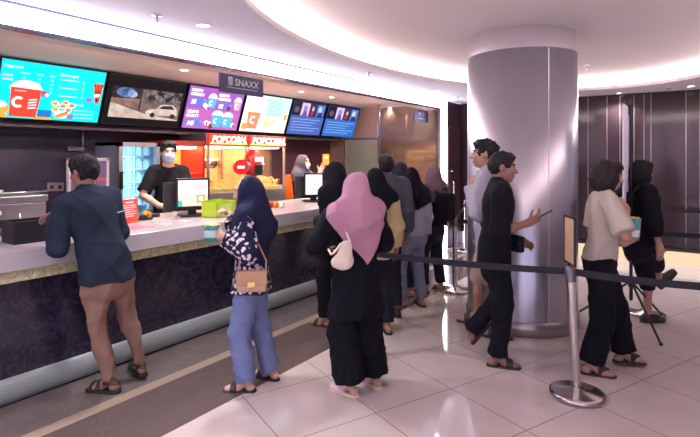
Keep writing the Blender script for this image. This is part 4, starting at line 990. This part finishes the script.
# man in the navy jacket at the counter
b = OX(107, -3.33); P = Person('man with short black hair in navy jacket and tan trousers leaning on the counter', b, D2(82), 1.665)
d = dep(b)
P.pose(drop=.022, head=(-.10,.14), hyaw=D2(22), hpitch=D2(-12), tw=D2(8), skin=1, vox=.007, headz=ztop(155,3.5)-.118, wide=.88,
       feet={-1: (fxy(P,110,392),D2(30),0), 1: (fxy(P,141,377),D2(-5),0)},
       hands={-1: dict(p=P.L(W(55,215,3.38)), f=P.L(W(46,216,3.42))-P.L(W(55,215,3.38)), n=(0,0,-1), curl=.5, pole=(-.15,-.35,-1)), 1: dict(p=V(.16,.36,1.14), f=(-.6,.6,-.1), n=(0,0,-1), curl=.4, pole=(.25,-.3,-1))})
P.body(); P.top(C_navy, .80, .97, .022, (.060,.050,.043), hr=.194, name='jacket', amp=.007, nv=.066); P.pants(C_tan, .03, (.082,.068,.054), amp=.011)
P.hair(); P.shoes('strappy', M_sole, M_strap)
R_ = mat('logo_white', (214,214,226), .5); rj = P.ob
MB().box((-.035,-.003,-.003), (.035,.003,.003), M=T(.085,-.045,1.275) @ Ry(-.22)).build('jacket_logo', R_, rj)
jk = MB().tube([( .155*math.cos(t), -.01+.115*math.sin(t), .815) for t in [2*PI*k/24 for k in range(25)]], .0035, 6)
# woman with the navy headscarf, eating popcorn
b = FL(252, 386); P = Person('woman in long navy headscarf, floral blouse and pale blue jeans eating popcorn', b, D2(118), 1.50)
P.pose(head=(0,.04), hyaw=D2(6), hpitch=D2(-8), female=True, vox=.007, skin=2, feet={-1: (fxy(P,246,391),D2(4),0), 1: (fxy(P,271,379),D2(-18),0)},
       hands={-1: dict(p=P.L(W(222,236,3.42)), f=P.L(W(212,232,3.46))-P.L(W(222,236,3.42)), n=(.9,.3,.1), curl=.6, pole=(-.4,-.6,-1)), 1: dict(p=P.L(W(231,216,3.62)), f=P.L(W(224,211,3.58))-P.L(W(231,216,3.62)), n=(-.2,.4,-1), curl=.9, pole=(.6,-.4,-.8))})
P.body(); P.top(C_flor, .70, .9, .026, (.070,.064,.056), hr=.185, name='blouse', amp=.008, hemflare=.015); P.pants(C_jean, .02, (.100,.088,.084), amp=.006); 
P.hijab(C_hnavy, .40, .20, .55, .032, extra=(ec(P.C+V(0,-.05,-.03), P.chest+V(0,-.13,.0), .09, .10, .7),)); P.shoes('sandal', M_sole, M_strap); W3 = P
# woman in the pink headscarf
b = FL(356, 391); P = Person('woman seen from behind in dusty pink headscarf and black tunic and trousers', b, D2(60), 1.535)
P.pose(head=(0,.03), hyaw=D2(14), female=True, vox=.007, skin=2, wide=1.05, feet={-1: (fxy(P,350,394),D2(26),0), 1: (fxy(P,374,385),D2(18),0)},
       hands={-1: dict(p=V(-.16,.16,.93), f=(.9,.4,.1), n=(.2,-1,0), curl=.4, pole=(-1,-.6,0)), 1: dict(p=V(.13,.2,.93), f=(-.9,.3,.1), n=(0,-1,0), curl=.4, pole=(1,-.3,-.5))})
P.body(); P.top(C_black, .54, .9, .030, (.070,.058,.05), hr=.205, name='tunic', amp=.009, hemflare=.02); P.pants(C_black, .03, (.118,.122,.128), amp=.010, aniso=(1.2,1.2,.2))
P.hijab(C_pink, .35, .12, 1.0, .036, amp=.011, pull=.03, arm=.2); P.shoes('slip', M_creamshoe, M_pinkshoe); W6 = P
# man in the black polo, walking with a phone
b = W(494, 157, 3.98); P = Person('man with short black hair in black polo walking and looking at a phone', b, D2(-66), 1.69)
P.pose(head=(0,.07), hyaw=D2(-6), hpitch=D2(-6), skin=1, vox=.007, pz=-.005, headz=ztop(152,4.0)-.118, wide=1.1, feet={1: (fxy(P,497,366),D2(-4),0), -1: (fxy(P,470,352),D2(8),D2(-50),.10)},
       hands={1: dict(p=P.L(W(528,223,3.86)), f=P.L(W(540,217,3.86))-P.L(W(528,223,3.86)), n=(-.8,-.1,.6), curl=.7, pole=(.3,-.8,-.9)), -1: dict(p=P.L(W(516,242,4.15)), f=(.2,1,-.1), n=(.8,0,-.4), curl=.6, pole=(-.4,-.9,-.6))})
P.body(); P.top(C_black, .80, .12, .022, (.068,.066,.060), hr=.190, name='polo_shirt', amp=.007, nv=.064); P.pants(C_blk2, .03, (.092,.084,.072), amp=.008); P.hair(); P.shoes('sandal', M_brownsole, M_sole)
# tall man in white behind
b = FL(490, 347); P = Person('tall man in white long sleeved shirt and pale shorts touching the mouth', b, D2(108), 1.79)
P.pose(head=(0,.05), hyaw=D2(6), skin=0, vox=.008, headz=ztop(140,4.45)-.122, wide=1.12, feet={-1: (fxy(P,476,331),D2(5),0), 1: (fxy(P,503,339),D2(-10),0)},
       hands={-1: dict(p=P.L(W(472,186,4.4)), f=P.L(W(476,174,4.42))-P.L(W(472,186,4.4)), n=(.6,-.6,.3), curl=.9, pole=(-.4,-.1,-1)), 1: None})
P.body(); P.top(C_white, .80, .95, .024, (.068,.062,.05), hr=.175, amp=.010); P.pants(C_beige, .42, (.095,.085,.082), name='shorts'); P.hair(); P.shoes('sandal', M_brownsole, M_strap)
# woman in the cream blouse
b = FL(600, 371); P = Person('woman with dark bobbed hair in cream blouse and wide black trousers eating', b, D2(-68), 1.615)
P.pose(head=(0,.06), hyaw=D2(-4), hpitch=D2(-8), female=True, skin=0, vox=.007, feet={1: (fxy(P,591,374),D2(-6),0), -1: (fxy(P,624,365),D2(4),0)},
       hands={1: dict(p=P.L(W(626,209,3.74)), f=P.L(W(618,196,3.76))-P.L(W(626,209,3.74)), n=(-.5,-.8,.1), curl=.9, pole=(.5,.3,-1)), -1: dict(p=P.L(W(622,243,3.95)), f=P.L(W(632,238,3.95))-P.L(W(622,243,3.95)), n=(.9,-.1,.1), curl=.7, pole=(-.5,-.6,-.8))})
P.body(); P.top(C_cream, .86, -.12, .024, (.066,.070,.06), hr=.152, name='blouse', amp=.009); P.pants(C_black, .03, (.105,.095,.098), amp=.008, aniso=(1.1,1.1,.25)); P.hair(M_hairb, 'bob'); P.shoes('thong', M_brownsole, M_strap)
# woman in black walking away behind the banner
b = W(637, 157, 4.95); P = Person('dark haired person all in black walking away behind the banner stand', b, D2(-52), 1.61)
P.pose(head=(0,.05), female=True, skin=0, vox=.009, pz=-.03, feet={-1: (fxy(P,648,322),0,0), 1: (fxy(P,664,309),D2(-6),D2(-50),.13)})
P.body(); P.top(C_black, .80, .6, .028, (.074,.07,.06), hr=.18, amp=.008); P.pants(C_blk2, .26, (.10,.085,.075), name='cropped_trousers'); P.hair(M_hair, 'bob'); P.shoes('shoe', M_sole, M_strap); W15 = P
# the queue
def queue(label, px, d, phi, ytop, fem, top, bot, head_m=None, hair=None, hem=.78, sl=.95, hj=(.22,.14,.5), name='shirt', hyaw=0, skin_=0, cap=True, vox=.010, hands=None, wide=1.0, shoe='sandal', tr=(.095,.078,.07), amp=.009, ex=None):
    b = W(px, 157, d); H = ztop(ytop, d)-(.025 if head_m else .008)
    P = Person(label, b, D2(phi), H); k = P.s
    P.pose(head=(0,.03), hyaw=D2(hyaw), female=fem, skin=skin_, vox=vox, wide=wide, feet={-1: ((-.10,.05),D2(12),0), 1: ((.10,-.04),D2(-8),0)}, hands=hands)
    P.body(); P.top(top, hem, sl, .026, (.070,.062,.054), name=name, amp=amp); P.pants(bot, .04, tr)
    if head_m: P.hijab(head_m, *hj, .034, extra=ex(P) if ex else ())
    if hair: P.hair(M_hair, hair)
    P.shoes(shoe, M_sole, M_strap); return P
queue('person in long black headscarf at the counter beyond the pink headscarf woman', 336, 4.95, 80, 160, True, C_black, C_black, C_black, hj=(.42,.2,.5), wide=.88, hands={-1: dict(p=V(-.05,.2,1.0), f=(.6,.8,0), n=(0,0,-1), curl=.4, pole=(-.1,-.6,-1)), 1: dict(p=V(.08,.2,1.0), f=(-.5,.8,0), n=(0,0,-1), curl=.4, pole=(.1,-.6,-1))})
queue('person in yellow top with short black headscarf behind the pink headscarf woman', 376, 4.75, 55, 166, True, C_yel, C_char, C_black, hj=(.08,.05,.25), hem=.70, wide=1.1)
queue('man with short black hair in grey blue jacket among the queue', 386, 5.25, 52, 154, False, C_grey, C_char, None, 'short', name='jacket', skin_=1, wide=1.05, shoe='shoe')
queue('person in slate headscarf and maroon top right of the grey jacket man', 400, 5.98, 60, 160.5, True, C_mar, C_char, C_hdark, hj=(.16,.1,.3))
queue('person in black headscarf and light blue trousers left of the mauve headscarf woman', 412, 5.6, 60, 166, True, C_white, C_lj, C_black, hj=(.18,.1,.3))
b_ = queue('woman in long mauve headscarf and black clothes with a black backpack', 433, 6.2, 72, 164, True, C_black, C_char, C_mauve, hj=(.12,.50,-.35), hem=.82, hyaw=10, ex=lambda P: (ec(P.S[-1]*.7+P.sh*.3+V(0,.07,.0), P.pel+V(-.13,.13,.06), .075, .085, .6),)); W11 = b_
# staff
b = OX(168, -5.0); d = dep(b); P = Person('staff man in black T-shirt and pale blue face mask behind the till', b, D2(-112), ztop(141,d)-.01)
P.pose(head=(0,.03), hyaw=D2(-6), skin=2, vox=.007, wide=.80, hands={1: dict(p=V(.16,.30,1.12), f=(-.9,.5,-.1), n=(0,0,-1), curl=.4, pole=(1,-.4,-.6)), -1: dict(p=V(-.1,.34,1.12), f=(.4,1,0), n=(0,0,-1), curl=.4, pole=(-1,-.4,-.6))})
P.body(); P.top(C_black, .82, -.15, .016, (.058,.062,.06), hr=.165, name='t_shirt', amp=.007, nv=.082); P.pants(C_char, .04); P.hair(); P.mask(M_maskblue); P.shoes('shoe', M_sole, M_sole)
o = MB().box((-.004,-.002,-.002), (.036,.002,.002), M=T(-.09,.155,1.36)).box((-.03,-.002,-.004), (-.012,.002,.006), M=T(-.09,.155,1.36)).build('chest_print', R_, P.ob)
b = OX(302, -5.0); d = dep(b); P = Person('staff woman in grey headscarf and white face mask behind the counter', b, D2(-84), ztop(153,d)-.03)
P.pose(head=(0,.03), hyaw=D2(2), female=True, skin=2, vox=.009, hands={-1: dict(p=P.L(W(320,172,dep(b)-.1)), f=P.L(W(325,162,dep(b)-.1))-P.L(W(320,172,dep(b)-.1)), n=(.6,.3,.3), curl=.5, pole=(-.6,-.2,-1)), 1: dict(p=V(.14,.3,1.1), f=(-.3,1,0), n=(0,0,-1), curl=.4)})
P.body(); P.top(C_black, .80, .95, .022, name='uniform_shirt'); P.pants(C_char, .04); P.hijab(C_hgrey, .2, .16, .35, .024, amp=.006); P.mask(M_maskwhite); P.shoes('shoe', M_sole, M_sole)
# ------------------------------------------------------------------ things held or carried
t = thing('popcorn_cup', 'teal paper cup of popcorn held by the navy headscarf woman', 'cup', W(212,241,3.46))
MB().lathe([(.0005,0),(.046,0),(.062,.11),(.064,.113),(.060,.113),(.045,.004),(.0005,.004)], 28).build('cup', mat('teal_cup',(74,168,160),.4), t)
MB().lathe([(.0545,.03),(.0605,.08)], 28).build('cup_band', mat('pale_band',(196,220,214),.4), t)
q_ = kernels(MB(), lambda q: (lambda a, r: (r*math.cos(a), r*math.sin(a), .105+.022*(1-r/.055)+q.uniform(-.004,.006)))(q.uniform(0,6.28), .053*math.sqrt(q.random())), 90, .011, seed=4).build('popcorn', M_kern, t); q_['kind'] = 'stuff'
M_tanbag = mat('tan_leather', (190,148,116), .45); M_gold = mat('gold_clasp', (226,190,120), .3, .8)
c = W(252,281,3.36); t = thing('shoulder_bag', 'tan flap shoulder bag with gold clasp on the floral blouse', 'bag', c, math.atan2(-c.y,-c.x)-.1)
MB().box((-.03,-.098,-.07), (.03,.098,.07), bev=.014, seg=3).build('body', M_tanbag, t)
MB().box((.026,-.1,-.022), (.036,.1,.072), bev=.006).build('flap', mat('tan_leather_flap',(180,138,108),.45), t)
MB().box((.036,-.026,-.035), (.043,.026,.005), bev=.004).build('clasp', M_gold, t)
Mi = t.matrix_basis.inverted() if False else (Matrix.Translation(c) @ Rz(t.rotation_euler[2])).inverted()
sh = W3.ob.location.copy(); shl = (Matrix.Translation(W3.base) @ Rz(W3.phi)) @ Vector(W3.S[-1]+V(.02,0,.07))
MB().tube([(0,-.09,.06), (-.03,-.085,.12), Mi @ ((Matrix.Translation(W3.base) @ Rz(W3.phi)) @ Vector(W3.S[-1]*.6+W3.sh*.4+V(0,.03,.055))), (-.06,.09,.12), (0,.09,.06)], .006, 8).build('strap', M_tanbag, t)
c = W(344,254,3.33); t = thing('shoulder_bag', 'cream soft shoulder bag hanging behind the pink headscarf woman', 'bag', c, math.atan2(-c.y,-c.x)+.15)
f = Fld((-.08,-.12,-.13),(.08,.12,.13),.006)
for p, kk in ((ec((0,-.0,-.04),(0,.012,.05),.062,.042,.5,PI/2),.03),(el((0,-.015,-.055),(.035,.07,.04)),.04)): f.add(p, kk)
v_, F_ = f.mesh(); to_obj('pouch', folds(v_,F_,.004,40,3), F_, mat('cream_canvas',(222,208,190),.7,bump=.2,bscale=200), t)
MB().tube([(0,.03,.06),(.0,.04,.08),(-.06,.03,.12),(-.12,.02,.16)], .007, 8).tube([(0,-.02,.07),(.01,-.06,.02),(.0,-.085,-.0),(-.03,-.10,.03)], .008, 8).build('strap', mat('cream_strap',(230,216,200),.6), t)
c = W(543,215,3.87); t = thing('mobile_phone', 'black mobile phone with a pale screen held by the walking man', 'phone', c, D2(-66))
MB().box((-.037,-.075,-.004), (.037,.075,.004), bev=.003, M=Rx(.5) @ Ry(-.25)).build('case', M_black, t)
MB().box((-.034,-.071,.0042), (.034,.071,.0048), M=Rx(.5) @ Ry(-.25)).build('display', em('phone_pale',(225,225,235),.9), t)
c = W(517,243,3.92); t = thing('waist_pouch', 'black pouch bag at the waist of the walking man', 'pouch', c, D2(-30))
MB().box((-.06,-.03,-.07), (.06,.03,.06), bev=.02, seg=3).build('body', C_blk2, t); MB().box((-.05,-.036,.0), (.05,-.028,.006)).build('zip', M_chrome, t)
MB().tube([(-.055,0,.05),(-.12,.05,.10),(-.2,.1,.16)], .009, 8).build('strap', C_blk2, t)
c = W(634,229,3.93); t = thing('snack_tub', 'teal and white snack tub held by the cream blouse woman', 'tub', c+Vector((0,0,-.07)))
MB().lathe([(.0005,0),(.036,0),(.05,.15),(.052,.153),(.048,.153),(.035,.004),(.0005,.004)], 24).build('tub', mat('teal_tub',(90,180,172),.45), t)
MB().lathe([(.0375,.012),(.0425,.07)], 24).build('band', M_wh, t)
kernels(MB(), lambda q: (q.uniform(-.03,.03),q.uniform(-.03,.03),.145+q.uniform(0,.012)), 30, .012, seed=8).build('snacks', mat('snack_yellow',(226,186,110),.7), t)['kind'] = 'stuff'
c = W(326,160,dep(W(302,157,1))*0+dep(OX(302,-5.0))-.1); t = thing('orange_card', 'orange card held up by the staff woman in the grey headscarf', 'card', c, math.atan2(-c.y,-c.x))
MB().box((-.003,-.05,-.08), (.003,.05,.09), bev=.0025).build('card', mat('orange_card',(246,160,60),.4), t); MB().box((.0032,-.035,.02), (.0038,.035,.06)).build('label_patch', mat('card_cream',(250,210,150),.4), t)
def backpack(Pn, label, q=.9):
    t = thing('backpack', label, 'backpack', Pn.base+Vector((0,0,0)), Pn.phi); z = Pn.sh[2]-.19
    yb = Pn.sh[1]-.20
    f = Fld((-.2,yb-.14,z-.26),(.2,yb+.14,z+.26),.009)
    f.add(bx((0,yb,z-.02),(.15*q,.075,.20*q),.065),.02); f.add(bx((0,yb-.06,z-.08),(.10*q,.04,.10*q),.03),.02)
    v_, F_ = f.mesh(); to_obj('pack', folds(v_,F_,.004,30,6), F_, C_blk2, t)
    for s in (-1,1): MB().tube([(s*.08,yb+.05,z+.14),(s*.1,yb+.13,z+.245),(s*.105,yb+.24,z+.235),(s*.115,yb+.335,z+.12),(s*.13,yb+.30,z-.02),(s*.13,yb+.16,z-.14),(s*.10,yb+.05,z-.17)], .014, 8).build('strap', C_char, t)
    MB().tube([(-.03,yb,z+.17),(-.02,yb,z+.205),(.02,yb,z+.205),(.03,yb,z+.17)], .008, 8).build('handle', C_char, t)
backpack(W11, 'black backpack worn by the mauve headscarf woman')
backpack(W15, 'black backpack worn by the person in black behind the banner', 1.05)
# ------------------------------------------------------------------ queue barriers, banner
M_post = mat('stanchion_steel', (200,192,192), .2, .95); M_belt = mat('black_belt', (28,26,38), .7)
def stanchion(p, label, h=.9, r=.18, tilt=None):
    t = thing('stanchion', label, 'stanchion', (p[0],p[1],.003 if p[0] > -2.6 else .004), 0, 'belt stanchions')
    MB().lathe([(.0005,0),(r-.008,0),(r,.006),(r,.028),(r-.02,.036),(.06,.046),(.04,.06),(.0005,.062)], 48).build('base', M_post, t)
    MM = tilt or Matrix()
    MB().cyl((0,0,.05), (0,0,h-.1), .030, n=28, M=MM).build('post', M_post, t)
    MB().lathe([(.036,h-.11),(.036,h-.005),(.03,h),(.0005,h+.002)], 28, M=MM).build('belt_head', mat('belt_head_grey',(120,114,120),.35,.6), t)
    return t
def belt(t, p, a, b, label=None):
    """a strap from a to b (world), child of the stanchion t"""
    a, b = Vector(a), Vector(b); d = (b-a); n = Vector((-d.y,d.x,0)).normalized()*.0012; mb = MB(); K = 12; hh = .024
    vs = []
    for k in range(K+1):
        q = a+d*(k/K)-Vector((0,0,.018*4*(k/K)*(1-k/K)))-t.location
        vs += [q-n-Vector((0,0,hh)), q+n-Vector((0,0,hh)), q+n+Vector((0,0,hh)), q-n+Vector((0,0,hh))]
    fs = [[4*k+j,4*k+(j+1)%4,4*k+4+(j+1)%4,4*k+4+j] for k in range(K) for j in range(4)]
    mb.add(vs, fs); return mb.build('belt', M_belt, t)
sN = FL(577, 396); pH = FL(364, 356)
tl = (RT[0], RT[1]); lean = Matrix.Rotation(.055, 4, Vector((FW[0],FW[1],0))*-1)
nst = stanchion(sN, 'chrome belt stanchion nearest the camera with a small sign frame on top', .9, .18, lean)
tp = lean @ Vector((0,0,.9)); sgn_c = tp+Vector((0,0,.01))
# sign frame on the nearest post, seen almost edge on
fr = MB(); w_, h_ = .215, .33
yv = (Vector((RT[0],RT[1],0))*-.02-Vector((FW[0],FW[1],0))*.2).normalized(); ang = math.atan2(yv.y, yv.x)
MM = T(*(sgn_c)) @ Rz(ang) @ Ry(.0)
for lo, hi in (((-w_/2,-.008,0),(w_/2,.008,.012)),((-w_/2,-.008,h_-.012),(w_/2,.008,h_)),((-w_/2,-.008,0),(-w_/2+.012,.008,h_)),((w_/2-.012,-.008,0),(w_/2,.008,h_))): fr.box(lo, hi, bev=.002, M=MM)
fr.cyl((0,0,-.03),(0,0,.004),.014,M=MM)
sf = fr.build('sign_frame', M_black, nst)
MB().box((-w_/2+.011,-.004,.011), (w_/2-.011,.004,h_-.011), M=MM).build('notice', mat('cream_notice',(222,186,150),.5), sf)
hst = stanchion(pH, 'chrome stanchion behind the pink headscarf woman, only its base rim showing')
q1 = FL(455, 291); st2 = stanchion(q1, 'chrome stanchion standing beside the mauve headscarf woman')
q2 = FL(466, 252); st3 = stanchion(q2, 'farthest chrome stanchion in front of the maroon door')
q3 = FL(646, 315); st4 = stanchion(q3, 'chrome stanchion behind the cream blouse woman and the banner stand')
q4 = FL(651, 267); st5 = stanchion(q4, 'farther chrome stanchion near the lit skirting of the panelled wall')
zb = .86
top = lambda p: (p[0],p[1],zb)
tN = (sN[0]+tp.x*.95, sN[1]+tp.y*.95, zb)
belt(nst, sN, tN, top(pH)); off = W(760, 157, 3.0); belt(nst, sN, tN, (off.x,off.y,zb))
belt(st2, q1, top(q1), top(W(512,157,6.4))); 
belt(st4, q3, top(q3), top(W(780,157,5.0))); belt(st5, q4, top(q4), top(W(790,157,7.2))); belt(st3, q2, top(q2), top(q1))
# tripod banner stand seen edge on
c = FL(631, 326); t = thing('banner_stand', 'tripod stand with a white banner seen edge on behind the cream blouse woman', 'banner stand', (c.x,c.y,.003))
dB = dep(c); zt = ztop(103, dB)
MB().cyl((0,0,.25), (0,0,zt), .016).build('pole', M_black, t)
br = Vector((RT[0],RT[1],0)); bf = Vector((FW[0],FW[1],0)); u = (bf*.97-br*.0).normalized()
u = (Vector((c.x,c.y,0)).normalized()+br*.11).normalized(); aB = math.atan2(u.y,u.x)
pan = MB().box((-.36,-.006,zt-1.06), (.30,.006,zt-.03), M=T(*(-br*.035)) @ Rz(aB)).build('banner_panel', mat('banner_white',(226,222,240),.6), t)
for z_ in (zt-.04, zt-1.075): MB().box((-.37,-.012,z_), (.31,.012,z_+.025), M=T(*(-br*.035)) @ Rz(aB)).build('banner_rail', M_black, pan)
MB().cyl((0,0,zt-.02),(0,0,zt+.03),.012).box((-.02,-.02,zt-.12),(.02,.02,zt-.04),bev=.004).build('clamp', M_black, t)
foot0 = FL(661,346)-c
a0 = math.atan2(foot0.y, foot0.x)
for k in range(3):
    a = a0+2*PI*k/3; R = foot0.length
    lg = MB().cyl((.02*math.cos(a),.02*math.sin(a),.42), (R*math.cos(a),R*math.sin(a),.012), .011).build('leg', M_black, t)
    MB().ball((R*math.cos(a),R*math.sin(a),.014), .017, n=10).build('rubber_foot', M_black, lg)
MB().cyl((0,0,.38),(0,0,.46),.026).build('collar', M_black, t)
# ------------------------------------------------------------------ light and camera
def area(name, loc, rot, sx, sy, e, col=(1,1,1)):
    l = bpy.data.lights.new(name,'AREA'); l.shape = 'RECTANGLE'; l.size, l.size_y, l.energy, l.color = sx, sy, e, col
    o = bpy.data.objects.new(name, l); COL.objects.link(o); o.location = loc; o.rotation_euler = rot; return o
wd = bpy.data.worlds.new('hall'); SC.world = wd; wd.use_nodes = True
bg = wd.node_tree.nodes['Background']; bg.inputs[0].default_value = (*s2l((208,202,232)),1); bg.inputs[1].default_value = .8
cam = bpy.data.cameras.new('camera'); co = bpy.data.objects.new('camera', cam); COL.objects.link(co)
co.location = (0,0,CAMZ); co.rotation_euler = (PI/2,0,TH); cam.sensor_width = 36; cam.lens = FPX/700*36; cam.shift_y = -(218.5-HOR)/700; cam.clip_start = .05
SC.camera = co
vs = SC.view_settings; vs.view_transform = 'Standard'; vs.look = 'None'; vs.gamma = 1; vs.use_curve_mapping = False; vs.exposure = EXPOSURE
SC.cycles.use_denoising = True; SC.cycles.max_bounces = 8; SC.cycles.sample_clamp_indirect = 6; SC.cycles.caustics_reflective = False; SC.cycles.caustics_refractive = False
